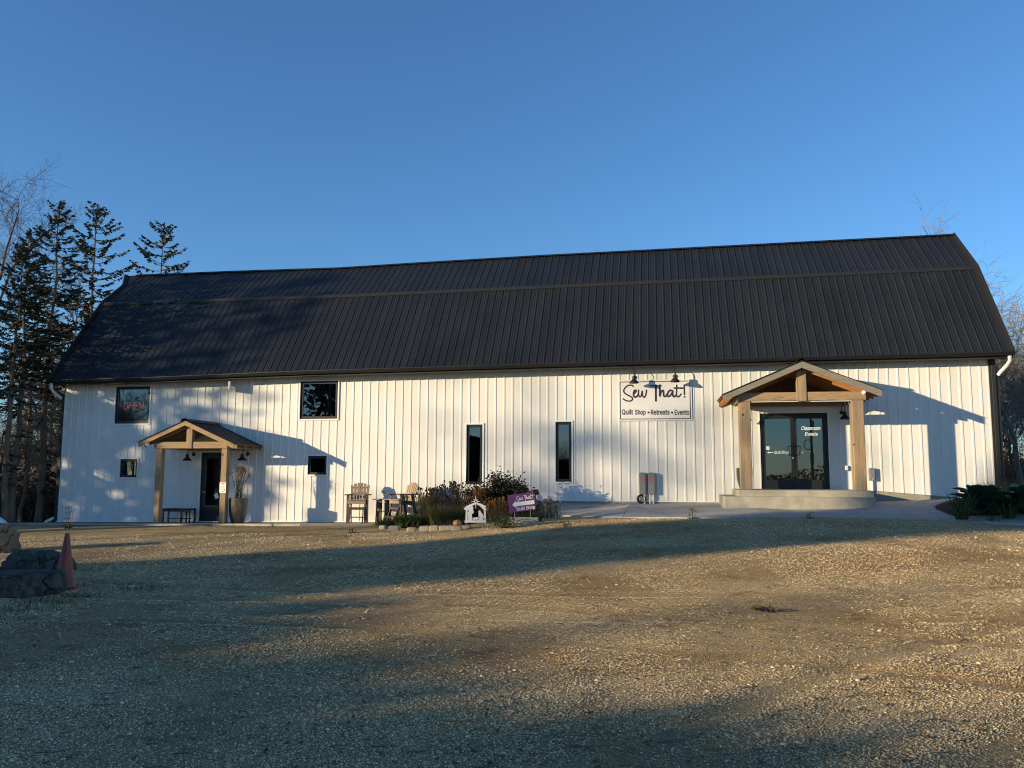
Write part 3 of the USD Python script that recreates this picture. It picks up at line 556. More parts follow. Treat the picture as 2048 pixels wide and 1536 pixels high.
# ------------------------------------------------------------------ porches
def porch(name, label, base, wf, wpost, ps, posts, zbase, beam, bh, king, ridge, eaveL, eaveR, broad, nraft, kb):
    t = Thing(name, label, 'porch', base, frame='barn')
    ur, zr = ridge; ul, zl = eaveL; ue, ze = eaveR; bh_ = broad
    for (ux, zb) in posts:
        t.part('post', MB().cbox(ux, ux + ps, -wpost, -(wpost - ps), zb, beam[2], .012), m_wz)
    t.part('front_beam', MB().cbox(beam[0], beam[1], -wpost - .004, -(wpost - min(ps, .2)), beam[2] + .002, beam[2] + bh, .012), m_wx)
    t.part('rear_beam', MB().cbox(beam[0] + .2, beam[1] - .2, -.20, -.03, beam[2] - .01, beam[2] + bh - .04, .012), m_wx)
    for ux in (beam[0] + .02, beam[1] - .02 - .15):
        t.part('side_beam', MB().cbox(ux, ux + .15, -(wpost - min(ps, .2) - .002), -.202, beam[2] + .004, beam[2] + bh, .01), m_wx)
    t.part('king_post', MB().cbox(king[0], king[1], -wpost - .03, -wpost + .12, king[2], king[3], .01), m_wz)
    kl = (zl - zr) / (ul - ur); kr = (ze - zr) / (ue - ur)
    def zl_(u): return zr + (u - ur) * (kl if u < ur else kr)
    # barge boards on the front
    for (a, b, nm) in ((ul, ur - .002, 0), (ur + .002, ue, 1)):
        poly = Polygon([(a, zl_(a) - .02), (b, zl_(b) - .02), (b, zl_(b) - .02 - bh_), (a, zl_(a) - .02 - bh_)])
        t.part('barge_board', MB().prism(poly, wf - .04, wf), m_wgrey if kb else m_wx)
    # rafters
    for k in range(nraft):
        w = wf - .30 - (wf - .35) * k / (nraft - 1)
        for (a, b) in ((ul + .04, ur - .01), (ur + .01, ue - .04)):
            poly = Polygon([(a, zl_(a) - .06), (b, zl_(b) - .06), (b, zl_(b) - .06 - bh_ * .85), (a, zl_(a) - .06 - bh_ * .85)])
            t.part('rafter', MB().prism(poly, w - .02, w + .02), m_worange if kb else m_wx)
    # decking boards under the metal, running along the ridge
    for (a, b) in ((ul, ur), (ur, ue)):
        n = max(4, int(abs(b - a) / .24)); xs_ = np.linspace(a, b, n + 1)
        for x0, x1 in zip(xs_[:-1], xs_[1:]):
            poly = Polygon([(x0 + .006, zl_(x0 + .006) - .022), (x1 - .006, zl_(x1 - .006) - .022), (x1 - .006, zl_(x1 - .006) - .055), (x0 + .006, zl_(x0 + .006) - .055)])
            t.part('roof_board', MB().prism(poly, .03, wf - .042), m_worange if kb else m_wx)
    # ribbed metal roof: panels run down the slope
    n = 9; ws = np.linspace(.03, wf + .03, n + 1); pw = ws[1] - ws[0]
    pr = [(0, 0), (pw - .055, 0), (pw - .042, .018), (pw - .018, .018), (pw - .005, 0), (pw, 0)]
    for w0 in ws[:-1]:
        for (a, b) in ((ul - .03, ur), (ur, ue + .03)):
            lo, hi = (a, b) if a < ur - .01 else (b, a)
            v = []
            for x, h in pr: v += [(lo, -(w0 + x), zl_(lo) + h - .018), (hi, -(w0 + x), zl_(hi) + h - .018)]
            t.part('roof_panel', MB().add(v, [(2 * i, 2 * i + 2, 2 * i + 3, 2 * i + 1) for i in range(len(pr) - 1)]), m_roof)
    cap = MB()
    pts = [(-.14, -.14 * abs(kl) + .012), (-.07, .03), (0, .045), (.07, .03), (.14, -.14 * abs(kr) + .012)]
    for (x0, h0), (x1, h1) in zip(pts[:-1], pts[1:]): cap.quad((ur + x0, -.03, zr + h0), (ur + x1, -.03, zr + h1), (ur + x1, -wf - .05, zr + h1), (ur + x0, -wf - .05, zr + h0))
    t.part('ridge_cap', cap, m_roof)
    if kb:      # board infill of the gable against the wall
        x0, x1 = beam[0] + .25, beam[1] - .25; n = 18; e = np.linspace(x0, x1, n + 1)
        for a, b in zip(e[:-1], e[1:]):
            poly = Polygon([(a + .004, beam[2] + .1), (b - .004, beam[2] + .1), (b - .004, zl_(b - .004) - .07), (a + .004, zl_(a + .004) - .07)])
            if poly.is_valid and poly.area > .003: t.part('infill_board', MB().prism(poly, .042, .06), m_wred)
        t.part('beam_flashing', MB().box(beam[0] + .35, beam[1] - .35, -wpost + .04, -wpost + .14, beam[2] - .022, beam[2] - .0005), m_trim)
    return t
# left porch, measured on the planes w = 1.75 (posts) and 1.93 (barge boards)
wp, wf = 1.78, 1.95
pb1 = W(305, 1047, wp)[0]; pb2 = W(437, 1047, wp)[0]; zb1 = float(patio_z(4.8, wp)); zb2 = float(patio_z(7., wp)); bz = W(400, 897, wp)[1]; bt = W(400, 883.5, wp)[1]
rg = W(370, 841, wf); eL = W(277, 885, wf); eR = W(467, 888, wf)
porch_l = porch('timber_porch', 'small timber porch with a black metal roof over the left door', ((pb1 + pb2) / 2, -1, .08), wf, wp, .195, ((pb1, zb1), (pb2, zb2)), zb1, (W(308, 890, wp)[0], W(455, 890, wp)[0], bz), bt - bz,
      (W(373, 890, wp)[0], W(385, 890, wp)[0], bz - .0, rg[1] - .20), (rg[0], rg[1] + .02), (eL[0], eL[1] + .03), (eR[0], eR[1] + .03), .15, 4, False)
wpR, wfR = 1.95, 2.2
u_l = W(1480, 900, wpR)[0]; u_r = W(1707, 900, wpR)[0]; bz = W(1600, 801.5, wpR)[1]; bt = W(1600, 784, wpR)[1]
rg = W(1603, 722, wfR); eL = W(1446, 789, wfR); eR = W(1764, 780, wfR)
FZ = W(1600, 980.5, 2.15)[1]
porch_r = porch('timber_porch', 'large timber porch with grey barge boards over the double glass door', ((u_l + u_r) / 2, -1, FZ), wfR, wpR, .31, ((u_l, FZ), (u_r, FZ)), FZ, (W(1475, 790, wpR)[0], W(1732.5, 790, wpR)[0], bz), bt - bz,
      (W(1593, 780, wpR)[0], W(1613, 780, wpR)[0], bz - .01, rg[1] - .22), (rg[0], rg[1] + .02), (eL[0], eL[1] + .02), (eR[0], eR[1] + .02), .185, 5, True)
# steps
st = Thing('porch_steps', 'two wide concrete steps below the double glass door', 'steps', (24.2, -1.2, .78), frame='barn')
a = W(1477, 980.5, 2.13)[0]; b = W(1747, 980.5, 2.13)[0]; a2 = W(1450, 994, 2.42)[0]; b2 = W(1752, 994, 2.42)[0]; z2 = W(1600, 994, 2.42)[1]
st.part('landing', MB().cbox(a, b, -2.13, -.015, .4, FZ, .006), m_step)
st.part('lower_step', MB().cbox(a2, b2, -2.42, -.012, .35, z2, .006), m_step)

# ------------------------------------------------------------------ the big sign, lamps and fittings
stroke = {
 'S': [(530, 605), (505, 582), (450, 578), (390, 600), (335, 650), (308, 705), (325, 755), (380, 795), (450, 825), (505, 858), (520, 893), (495, 930), (440, 945), (370, 935), (325, 912), (303, 893)],
 'e': [(548, 770), (580, 748), (600, 712), (588, 690), (565, 695), (545, 735), (535, 790), (548, 840), (582, 856), (615, 838), (640, 800)],
 'w': [(655, 690), (650, 780), (665, 838), (695, 848), (722, 810), (740, 690), (740, 780), (755, 843), (785, 860), (815, 820), (832, 750), (838, 692)],
 'T1': [(928, 593), (1175, 590)], 'T2': [(1055, 580), (1050, 760), (1050, 930)],
 'h': [(1145, 575), (1143, 700), (1140, 842), (1150, 780), (1178, 715), (1205, 692), (1226, 710), (1226, 770), (1232, 822), (1258, 840), (1290, 815), (1312, 770)],
 'a': [(1430, 715), (1402, 682), (1355, 702), (1318, 760), (1312, 815), (1336, 840), (1378, 815), (1420, 750), (1440, 690), (1430, 770), (1440, 825), (1468, 840), (1500, 808)],
 't': [(1530, 575), (1524, 700), (1515, 800), (1532, 840), (1568, 838), (1602, 805), (1622, 775)], 't2': [(1472, 640), (1660, 640)], 'x': [(1697, 570), (1700, 785)]}
def chaikin(p, n=3):
    p = np.array(p, float)
    for _ in range(n):
        if len(p) < 3: break
        q = np.empty((2 * len(p) - 2, 2)); q[0::2] = .75 * p[:-1] + .25 * p[1:]; q[1::2] = .25 * p[:-1] + .75 * p[1:]; p = np.vstack([p[:1], q[1:-1], p[-1:]])
    return p
def script_shape(fn, width):
    parts = [LineString([fn(*q) for q in chaikin(s)]).buffer(width * (.62 if k in ('t2', 'h', 'a', 'e') else .5 if k != 'T2' else .66) , 6) for k, s in stroke.items()]
    parts.append(Point(*fn(1703, 838)).buffer(width * .62)); return unary_union(parts)
su0, su1, sz0, sz1 = *[W(1239.3, 764.4, .04)[0], W(1381, 800, .04)[0]], W(1300, 838.5, .04)[1], W(1300, 762.5, .04)[1]
SW_, SH_ = su1 - su0, sz1 - sz0
def sgn(x, y):
    yd = y + (0.022 - .009 * (y - 500) / 850) * (x - 228); return (su0 + SW_ * (x - 222) / 1612, sz1 - SH_ * (yd - 505) / 852)
sg = Thing('shop_sign', 'large white shop sign with black script lettering between two gooseneck lamps', 'sign', ((su0 + su1) / 2, 0, sz0), frame='barn')
mg = .045
sg.part('board', MB().cbox(su0 - mg, su1 + mg, -.040, -.021, sz0 - mg, sz1 + mg, .004), m_sign)
bw = .022; bd = MB()
for x0, x1, a, b in ((su0, su0 + bw, sz0, sz1), (su1 - bw, su1, sz0, sz1), (su0 + bw, su1 - bw, sz1 - bw, sz1), (su0 + bw, su1 - bw, sz0, sz0 + bw)): bd.box(x0, x1, -.044, -.0402, a, b)
sg.part('border', bd, m_ink)
sg.part('script_lettering', MB().prism(script_shape(sgn, .042), .0402, .045), m_ink)
xa, za = sgn(262, 1250); xb, _ = sgn(520, 1250)
words = [('Quilt', 262, 520), ('Shop', 565, 812), ('Retreats', 930, 1355), ('Events', 1470, 1800)]
for w_, a, b in words:
    p = sgn(a, 1243); q = sgn(b, 1243); sg.part('lettering', wall_text(MB(), w_, SH_ * 108 / 852, p[0], .0402, p[1], bold=True, width=q[0] - p[0], depth=.005), m_ink)
for x in (878, 1412):
    p = sgn(x, 1195); sg.part('bullet', MB().prism(Point(*p).buffer(.032), .0402, .045), m_ink)

def lamp(name, label, u, w, zb, group, first=[None]):
    """gooseneck barn lamp: u of the shade, w of its axis, zb = rim height"""
    base = (u, -.02, zb + .2)
    if first[0] is None:
        t = Thing(name, label, 'lamp', base, group=group, frame='barn'); r = .145
        ax = np.array([u, -w, zb])
        shade = MB().lathe([(.145, 0), (.146, .012), (.14, .03), (.11, .065), (.075, .095), (.058, .115), (.052, .13), (.052, .19), (.042, .20), (.042, .215), (0, .216)], 24, ax)
        shade.lathe([(.143, .001), (.135, .028), (.105, .06), (.07, .09), (0, .10)], 24, ax)
        t.part('shade', shade, m_dark, smooth=35)
        ang = np.linspace(0, math.pi, 10); c = np.array([u, -(w + .02) / 2, zb + .30]); R = (w - .02) / 2
        arm = [(u, -w, zb + .2)] + [(u, c[1] - R * math.cos(a), c[2] + R * .95 * math.sin(a)) for a in ang] + [(u, -.02, zb + .22)]
        t.part('arm', MB().tube(arm, [.0105] * len(arm), 6), m_dark, smooth=50)
        t.part('wall_plate', MB().lathe([(0, 0), (.06, 0), (.06, .015), (.04, .03), (0, .032)], 16).xf(lambda v: np.stack([v[:, 0] + u, -v[:, 2] - .02, v[:, 1] + zb + .22], 1)), m_dark, smooth=35)
        t.part('bulb', MB().tm(trimesh.creation.icosphere(2, .035)).move(ax + [0, 0, .055]), m_print, smooth=True)
        first[0] = t; return
    dup(first[0], name, label, 'lamp', B(base[0], .02, base[2]), ROTZ, group=group)
for x, y, w, lab, grp in ((1268, 766.5, .40, 'gooseneck lamp above the left end of the shop sign', 'gooseneck barn lamps'), (1350, 764, .40, 'gooseneck lamp above the right end of the shop sign', 'gooseneck barn lamps'),
                     (1690, 838.5, .40, 'gooseneck lamp right of the double glass door', 'gooseneck barn lamps'), (1493, 841, .40, 'gooseneck lamp half hidden left of the double glass door', 'gooseneck barn lamps'),
                     (374, 921.5, .40, 'gooseneck lamp left of the shop door under the small porch', 'gooseneck barn lamps'), (484, 921, .40, 'gooseneck lamp above the tall planter', 'gooseneck barn lamps')):
    u, z = W(x, y, w); lamp('gooseneck_lamp', lab, u, w, z, grp)
# floodlight under the eave
u, z = W(461, 772, .22); fl_ = Thing('floodlight', 'white floodlight on the wall under the left eave', 'lamp', (u, -.02, z), frame='barn')
fl_.part('wall_arm', MB().tube([(u + .02, -.02, z), (u + .02, -.22, z)], [.03, .025], 8), m_trim)
hd = MB().cbox(-.17, .17, -.04, .03, -.15, .15, .02); 
Rz = trimesh.transformations.rotation_matrix(rad(-62), [0, 0, 1])[:3, :3]
fl_.part('lamp_head', hd.xf(lambda v: v @ Rz.T + [u - .0, -.26, z]), m_trim)
fl_.part('lens', MB().box(-.14, .14, -.046, -.0405, -.12, .12).xf(lambda v: v @ Rz.T + [u - .0, -.26, z]), m_gbox)
# round white cameras on the porch beams
for x, y, w, lab, d in ((298, 889.5, 1.80, 'round white security camera on the left end of the small porch beam', -1), (1727, 785.5, 1.99, 'round white security camera on the right end of the large porch beam', 1)):
    u, z = W(x, y, w); c = Thing('security_camera', lab, 'camera', (u, -(w - .02), z), frame='barn')
    c.part('body', MB().lathe([(0, -.075), (.035, -.07), (.058, -.045), (.062, 0), (.058, .035), (.03, .055), (0, .058)], 16).xf(lambda v: np.stack([v[:, 0] + u, v[:, 2] - w - .07, v[:, 1] + z], 1)), m_trim, smooth=40)
    c.part('lens', MB().lathe([(0, .0), (.034, 0), (.034, .012), (0, .014)], 14).xf(lambda v: np.stack([v[:, 0] + u + .04 * d, -w - .135 - v[:, 2] * .4, v[:, 1] + z - .025], 1)), m_black, smooth=40)
    c.part('mount', MB().tube([(u, -w, z + .02), (u, -w - .05, z + .01)], [.03, .025], 10), m_trim)
# neon sign in the window
a = W(247, 818.5, -.12); b = W(286, 804, -.12); nw, nh = b[0] - a[0], b[1] - a[1]
neon = Thing('neon_sign', 'red neon OPEN sign glowing inside the upper left window', 'neon sign', (a[0], .12, a[1]), frame='barn')
def tubeletter(pts, x, wid): 
    pts = [(a[0] + x + wid * px + .10 * nh * py * 1.2, .12, a[1] + nh * py) for px, py in pts]
    return MB().tube(pts, [.008] * len(pts), 6)
lw = nw * .20; gap = nw * .265
ov = [(.5 + .5 * math.cos(t), .5 + .5 * math.sin(t)) for t in np.linspace(0, 2 * math.pi, 17)]
neon.part('letter_o', tubeletter(ov, 0, lw), m_neon)
neon.part('letter_p', tubeletter([(0, 0), (0, 1), (.6, 1), (.95, .88), (1, .75), (.95, .6), (.6, .48), (.02, .48)], gap, lw), m_neon)
neon.part('letter_e', MB().tm(trimesh.util.concatenate([trimesh.Trimesh(*tubeletter(p, gap * 2, lw).get()) for p in ([(1, 1), (0, 1)], [(0, 1), (0, 0)], [(0, 0), (1, 0)], [(0, .52), (.8, .52)])])), m_neon)
neon.part('letter_n', MB().tm(trimesh.util.concatenate([trimesh.Trimesh(*tubeletter(p, gap * 3, lw).get()) for p in ([(0, 0), (0, 1)], [(0, 1), (1, 0)], [(1, 0), (1, 1)])])), m_neon)
neon.part('backing', MB().box(a[0] - .03, b[0] + .05, .135, .14, a[1] + nh * .42, a[1] + nh * .5), m_black)
# electrical boxes
def ebox(name, label, x0, y0, x1, y1, d, stick=True):
    a = W(x0, y1, d); b = W(x1, y0, d); t = Thing(name, label, 'electrical box', ((a[0] + b[0]) / 2, 0, a[1]), frame='barn', group=None)
    um_ = (a[0] + b[0]) / 2
    t.part('cabinet', MB().prism(Polygon([(a[0], a[1]), (b[0], a[1]), (b[0], b[1]), (um_ + .05, b[1] + .03), (um_ - .05, b[1] + .03), (a[0], b[1])]), .02, d), m_gbox)
    t.part('door', MB().cbox(a[0] + .012, b[0] - .012, -d - .012, -d - .0005, a[1] + .02, b[1] - .015, .004), m_gbox)
    if stick: t.part('warning_sticker', MB().box(um_ - .045, um_ + .055, -d - .015, -d - .0125, b[1] - .21, b[1] - .14), m_red)
    t.part('hasp', MB().box(um_ - .015, um_ + .015, -d - .022, -d - .0125, a[1] + .025, a[1] + .05), m_galv)
    return t, a, b
t, a, b = ebox('electrical_box', 'grey electrical box above the black hose coil, left of the pair', 1278.5, 947, 1291.5, 988, .16)
for x in (b[0] - .05,): t.part('conduit', MB().tube([(x, -.08, .70), (x, -.08, a[1] + .001)], [.03, .03], 10), m_galv)
t, a, b = ebox('electrical_box', 'grey electrical box with two pale conduits below, right of the pair', 1296.5, 947, 1310, 988, .16)
for x in (a[0] + .055, b[0] - .055): t.part('conduit', MB().tube([(x, -.08, .70), (x, -.08, a[1] + .001)], [.027, .027], 10), m_galv)
t, a, b = ebox('electrical_box', 'small grey electrical box on the wall right of the large porch', 1739.5, 938, 1750, 961, .12, False)
t.part('conduit', MB().tube([((a[0] + b[0]) / 2, -.06, .85), ((a[0] + b[0]) / 2, -.06, a[1] + .001)], [.028, .028], 10), m_trim)
u, z = W(1283, 998, .1)
hz = Thing('hose_coil', 'black hose coil on the wall under the electrical boxes', 'hose', (u, -.05, z), frame='barn')
for k, (r, dy) in enumerate(((.135, -.04), (.125, -.07), (.115, -.10), (.105, -.06), (.095, -.09))):
    an = np.linspace(0, 2 * math.pi, 25); hz.part('coil', MB().tube([(u + r * math.cos(q), dy, z + r * math.sin(q)) for q in an], [.013] * 25, 6, False), m_black, smooth=True)
hz.part('hanger', MB().lathe([(0, 0), (.05, 0), (.05, .1), (0, .1)], 12).xf(lambda v: np.stack([v[:, 0] + u, -v[:, 2] - .02, v[:, 1] + z], 1)), m_gbox)
u, z = W(1693, 936, .05)
ol = Thing('wall_outlet', 'white weatherproof wall outlet right of the double glass door', 'outlet', (u, -.02, z), frame='barn')
ol.part('cover', MB().cbox(u - .045, u + .045, -.075, -.02, z - .07, z + .07, .01), m_trim); ol.part('lid', MB().cbox(u - .038, u + .038, -.085, -.0755, z - .06, z + .06, .004), m_sign)

# ------------------------------------------------------------------ furniture before the left part of the barn
def patio_at(u, w): return float(patio_z(u, w))
# bench
u0 = W(326, 1017, .55)[0]; u1 = W(381, 1017, .55)[0]; zt = W(350, 1017, .55)[1]; zb = patio_at(5, .5)
be = Thing('bench', 'low black bench under the small porch', 'bench', ((u0 + u1) / 2, -.4, zb), frame='barn')
be.part('seat', MB().cbox(u0 - .02, u1 + .02, -.58, -.22, zt - .045, zt, .008), m_black)
be.part('apron', MB().box(u0 + .03, u1 - .03, -.56, -.54, zt - .10, zt - .046), m_black)
for x in (u0 + .02, u1 - .02, (u0 * .32 + u1 * .68)):
    for y in (-.55, -.25): be.part('leg', MB().beam((x, y, zt - .046), (x, y * 1.02, zb), .045, .045), m_black)
be.part('stretcher', MB().box(u0 + .03, u1 - .03, -.42, -.39, zb + .12, zb + .15), m_black)
# bag-shaped sign hanging on the shop door
u, z = W(432, 992, .06)
hs = Thing('door_tag', 'white tag hanging askew on the shop door', 'tag', (u, -.03, z), frame='barn')
R45 = lambda v: v @ trimesh.transformations.rotation_matrix(rad(-28), [0, 1, 0])[:3, :3].T + [u, -.035, z]
hs.part('card', MB().box(-.07, .07, -.004, .004, -.085, .085).xf(R45), m_print)
hs.part('string', MB().tube([(u - .06, -.03, z + .08), (u - .03, -.03, z + .26), (u + .07, -.03, z + .06)], [.004] * 3, 4), m_print)
# notice on the porch post
a = W(438.5, 985.5, wp + .01); b = W(452, 964.5, wp + .01)
nt = Thing('post_notice', 'white printed notice on the right post of the small porch', 'notice', ((a[0] + b[0]) / 2, -wp, a[1]), frame='barn')
nt.part('sheet', MB().box(a[0], b[0], -wp - .006, -wp - .001, a[1], b[1]), m_print)
h_ = b[1] - a[1]; w_ = b[0] - a[0]
for k, (r0, r1, cx0, cx1, mm) in enumerate(((.86, .96, .12, .9, m_red), (.72, .78, .25, .8, m_red), (.60, .64, .12, .86, m_gbox), (.48, .52, .2, .85, m_red), (.36, .40, .12, .8, m_gbox), (.26, .30, .15, .6, m_purple), (.12, .18, .15, .75, m_purple), (.2, .34, .70, .84, m_ink))):
    nt.part('print_line', MB().box(a[0] + cx0 * w_, a[0] + cx1 * w_, -wp - .0075, -wp - .0062, a[1] + r0 * h_, a[1] + r1 * h_), mm)
# tall planters
def planter(name, label, u, w, z, h, rt, rb, n=4):
    t = Thing(name, label, 'planter', (u, -w, z), frame='barn')
    k = np.linspace(0, 1, 9); v = []; f = []
    for q in k:
        r = rb + (rt - rb) * q ** .8 + .03 * math.sin(q * math.pi)
        for i in range(16):
            an = i / 16 * 2 * math.pi; ca, sa = math.cos(an), math.sin(an); e = 1 / max(abs(ca), abs(sa)) ** .6
            v.append((u + r * ca * e, -w + r * sa * e, z + h * q))
    for j in range(8):
        for i in range(16): f.append((j * 16 + i, j * 16 + (i + 1) % 16, (j + 1) * 16 + (i + 1) % 16, (j + 1) * 16 + i))
    t.part('pot', MB().add(v, f), m_pot, smooth=40)
    t.part('rim', MB().add(v[-16:] + [(x * .86 + u * .14, y * .86 - w * .14, zz) for x, y, zz in v[-16:]] + [(x * .86 + u * .14, y * .86 - w * .14, zz - .08) for x, y, zz in v[-16:]], [(i, (i + 1) % 16, 16 + (i + 1) % 16, 16 + i) for i in range(16)] + [(16 + i, 16 + (i + 1) % 16, 32 + (i + 1) % 16, 32 + i) for i in range(16)]), m_pot)
    t.part('soil', MB().add([(x * .87 + u * .13, y * .87 - w * .13, zz - .05) for x, y, zz in v[-16:]], [(0, i, i + 1) for i in range(1, 15)]), m_mulch)
pu, pw_ = W(475, 1046, 1.45)[0], 1.45; pz = patio_at(pu, pw_); ph = W(475, 996, 1.45)[1] - pz
planter('tall_planter', 'tall tapered dark planter holding dried papyrus beside the small porch', pu, pw_, pz, ph, .235, .15)
u, z = W(1487, 978, 1.1); planter('tall_planter', 'tall dark planter half hidden behind the left post of the large porch', W(1489, 950, 1.0)[0], 1.0, FZ, W(1489, 936, 1.0)[1] - FZ, .22, .13)

# plants: generators in local coordinates -----------------------------------------------------------
def blades(n, h, lean, width, r0, seed, curve=.5, seg=4, hv=.35):
    R = np.random.RandomState(seed); mb = MB()
    for _ in range(n):
        a = R.rand() * 2 * math.pi; rr = r0 * math.sqrt(R.rand()); b0 = np.array([rr * math.cos(a), rr * math.sin(a), 0]); hh = h * (1 - hv * R.rand())
        a2 = a + R.normal(0, .7); L = lean * (.3 + R.rand()); d = np.array([math.cos(a2), math.sin(a2), 0]); sidev = np.array([-d[1], d[0], 0])
        t = np.linspace(0, 1, seg + 1); px = b0 + d * (L * hh * t[:, None] ** (1 + curve)) + np.array([0, 0, 1]) * (hh * (t - .35 * L * t ** 3))[:, None]
        wd = width * (1 - t) ** .7 * .5; wd[0] = width * .3
        rot = R.normal(0, .8); sv = sidev * math.cos(rot) + d * math.sin(rot)
        v = np.vstack([px + sv * wd[:, None], px - sv * wd[:, None]]); k = seg + 1
        mb.add(v, [(i, i + 1, k + i + 1, k + i) for i in range(seg)])
    return mb
def leafcloud(n, size, fn, seed, asp=.45, droop=.3):
    """n leaf-shaped rhombi (two triangles) at positions from fn(R)"""
    R = np.random.RandomState(seed); p = np.array([fn(R) for _ in range(n)]); a = R.rand(n) * 2 * math.pi; t = R.normal(-droop, .5, n)
    d = np.stack([np.cos(a) * np.cos(t), np.sin(a) * np.cos(t), np.sin(t)], 1); s = np.cross(d, R.normal(0, 1, (n, 3))); s /= np.linalg.norm(s, axis=1, keepdims=True)
    L = size * (.6 + .8 * R.rand(n))[:, None]
    v = np.stack([p, p + d * L * .5 + s * L * asp * .5, p + d * L, p + d * L * .5 - s * L * asp * .5], 1).reshape(-1, 3)
    i = np.arange(n)[:, None] * 4; return v, (i + np.array([[0, 1, 2, 3]]))
def ball(R, rx, ry, rz, shell=.5):
    d = R.normal(0, 1, 3); d /= np.linalg.norm(d); r = (shell + (1 - shell) * R.rand()) ; return np.array([d[0] * rx * r, d[1] * ry * r, abs(d[2]) * rz * r])
# dried papyrus in the planter
R = np.random.RandomState(3); stems = MB(); tops = MB()
for k in range(26):
    a = R.rand() * 6.28; l = R.rand() * .12; hh = .95 * (.75 + .35 * R.rand()); dx = R.normal(.03, .14); dy = R.normal(0, .1)
    p0 = np.array([l * math.cos(a), l * math.sin(a), -.05]); p1 = p0 + [dx * .5, dy * .5, hh * .6]; p2 = p0 + [dx * 1.1, dy, hh]
    stems.tube([p0, p1, p2], [.007, .006, .004], 4, False)
    if k % 2 == 0:
        for q in range(26):
            an = R.rand() * 6.28; el = R.normal(.35, .5); L = .20 + .16 * R.rand(); d = np.array([math.cos(an) * math.cos(el), math.sin(an) * math.cos(el), math.sin(el)])
            e = p2 + d * L * .6; e2 = p2 + d * L + [0, 0, -.10]; sv = np.cross(d, [0.3, .2, 1]); sv = sv / np.linalg.norm(sv) * .004
            tops.add([p2 - sv, p2 + sv, e + sv, e - sv, e2], [(0, 1, 2), (0, 2, 3), (3, 2, 4)])
pt = Thing('dried_papyrus', 'tuft of dried straw-coloured papyrus in the tall planter by the small porch', 'plant', B(pu, pw_, pz + ph - .05), 0)
pt.part('stems', stems, m_straw, local=True); pt.part('plumes', tops, m_straw, local=True)

# adirondack chairs
def chair(label, u, w, rot):
    z = patio_at(u, w); t = Thing('adirondack_chair', label, 'chair', B(u, w, z), rot)
    sw, sh = .56, .62
    def bx(n, *a, m=m_chaird, c=.006): t.part(n, MB().cbox(*a, c), m, local=True)
    for s in (-1, 1):
        t.part('front_leg', MB().beam((s * .27, -.30, 0), (s * .27, -.27, .86), .09, .028, (0, 1, 0)), m_chaird, local=True)
        t.part('rear_leg', MB().beam((s * .255, .32, 0), (s * .255, .16, .86), .028, .10, (0, 1, 0)), m_chaird, local=True)
        t.part('seat_rail', MB().beam((s * .245, -.31, .66), (s * .245, .26, .58), .028, .10), m_chaird, local=True)
        t.part('armrest', MB().beam((s * .31, -.38, .875), (s * .31, .26, .875), .13, .028), m_chaird, local=True)
        t.part('footrest_leg', MB().beam((s * .20, -.46, 0), (s * .20, -.28, .50), .028, .07, (0, 1, 0)), m_chaird, local=True)
    for k in range(5): t.part('seat_slat', MB().beam((-.28, -.32 + .115 * k, .725 - .016 * k), (.28, -.32 + .115 * k, .725 - .016 * k), .10, .024), m_chair, local=True)
    t.part('front_rail', MB().cbox(-.27, .27, -.335, -.312, .60, .70, .006), m_chair, local=True)
    for k in range(2): t.part('footrest_slat', MB().beam((-.24, -.47 + .09 * k, .20 + .0 * k), (.24, -.47 + .09 * k, .20), .085, .024), m_chaird, local=True)
    t.part('footrest_rail', MB().cbox(-.25, .25, -.34, -.31, .42, .50, .006), m_chaird, local=True)
    tops = [.86, .95, .99, .99, .95, .86]
    for k in range(6):
        s = (k - 2.5); bx0 = s * .082; tx0 = s * .104; L = .56 * tops[k] + .06; by, bz = .20, .62; sl_ = .30
        v = []
        for dy in (-.011, .011):
            v += [(bx0 - .034, by + dy, bz), (bx0 + .034, by + dy, bz), (tx0 + .043, by + L * sl_ + dy, bz + L), (tx0 - .043, by + L * sl_ + dy, bz + L)]
        mb = MB().add(v, [(0, 1, 2, 3), (7, 6, 5, 4), (0, 4, 5, 1), (1, 5, 6, 2), (2, 6, 7, 3), (3, 7, 4, 0)])
        t.part('back_slat', mb, m_chair, local=True)
        if k < 5:
            pass
    t.part('back_brace', MB().beam((-.27, .325, .90), (.27, .325, .90), .03, .06), m_chaird, local=True)
    t.part('back_brace', MB().beam((-.24, .38, 1.08), (.24, .38, 1.08), .03, .05), m_chaird, local=True)
    return t
c1 = W(716, 1030, .85)[0]; chair('tall adirondack chair with tan slats facing the yard, left of the two', c1, .85, ROTZ + 12)
c2 = W(806, 1030, .85)[0]; chair('tall adirondack chair with tan slats turned left, half behind the plants', c2, .85, ROTZ - 38)
u = W(765, 1030, .62)[0]; z = patio_at(u, .6)
tb = Thing('side_table', 'tall brown side table between the two adirondack chairs', 'table', (u, -.6, z), frame='barn')
zt = W(765, 998, .8)[1]
for k in range(4): tb.part('top_slat', MB().cbox(u - .27, u + .27, -.80 + .115 * k, -.69 + .115 * k, zt - .03, zt, .005), m_chair)
for s in (-1, 1):
    tb.part('leg', MB().beam((u + s * .15, -.72, z), (u + s * .12, -.66, zt - .031), .10, .035, (0, 1, 0)), m_chaird); tb.part('leg', MB().beam((u + s * .15, -.42, z), (u + s * .12, -.46, zt - .031), .10, .035, (0, 1, 0)), m_chaird)
tb.part('shelf', MB().box(u - .18, u + .18, -.66, -.48, z + .35, z + .375), m_chaird)
g0 = G(787, 1048, .1); 
sk_ = Thing('garden_stake', 'thin dark garden stake leaning before the side table', 'stake', g0, 0)
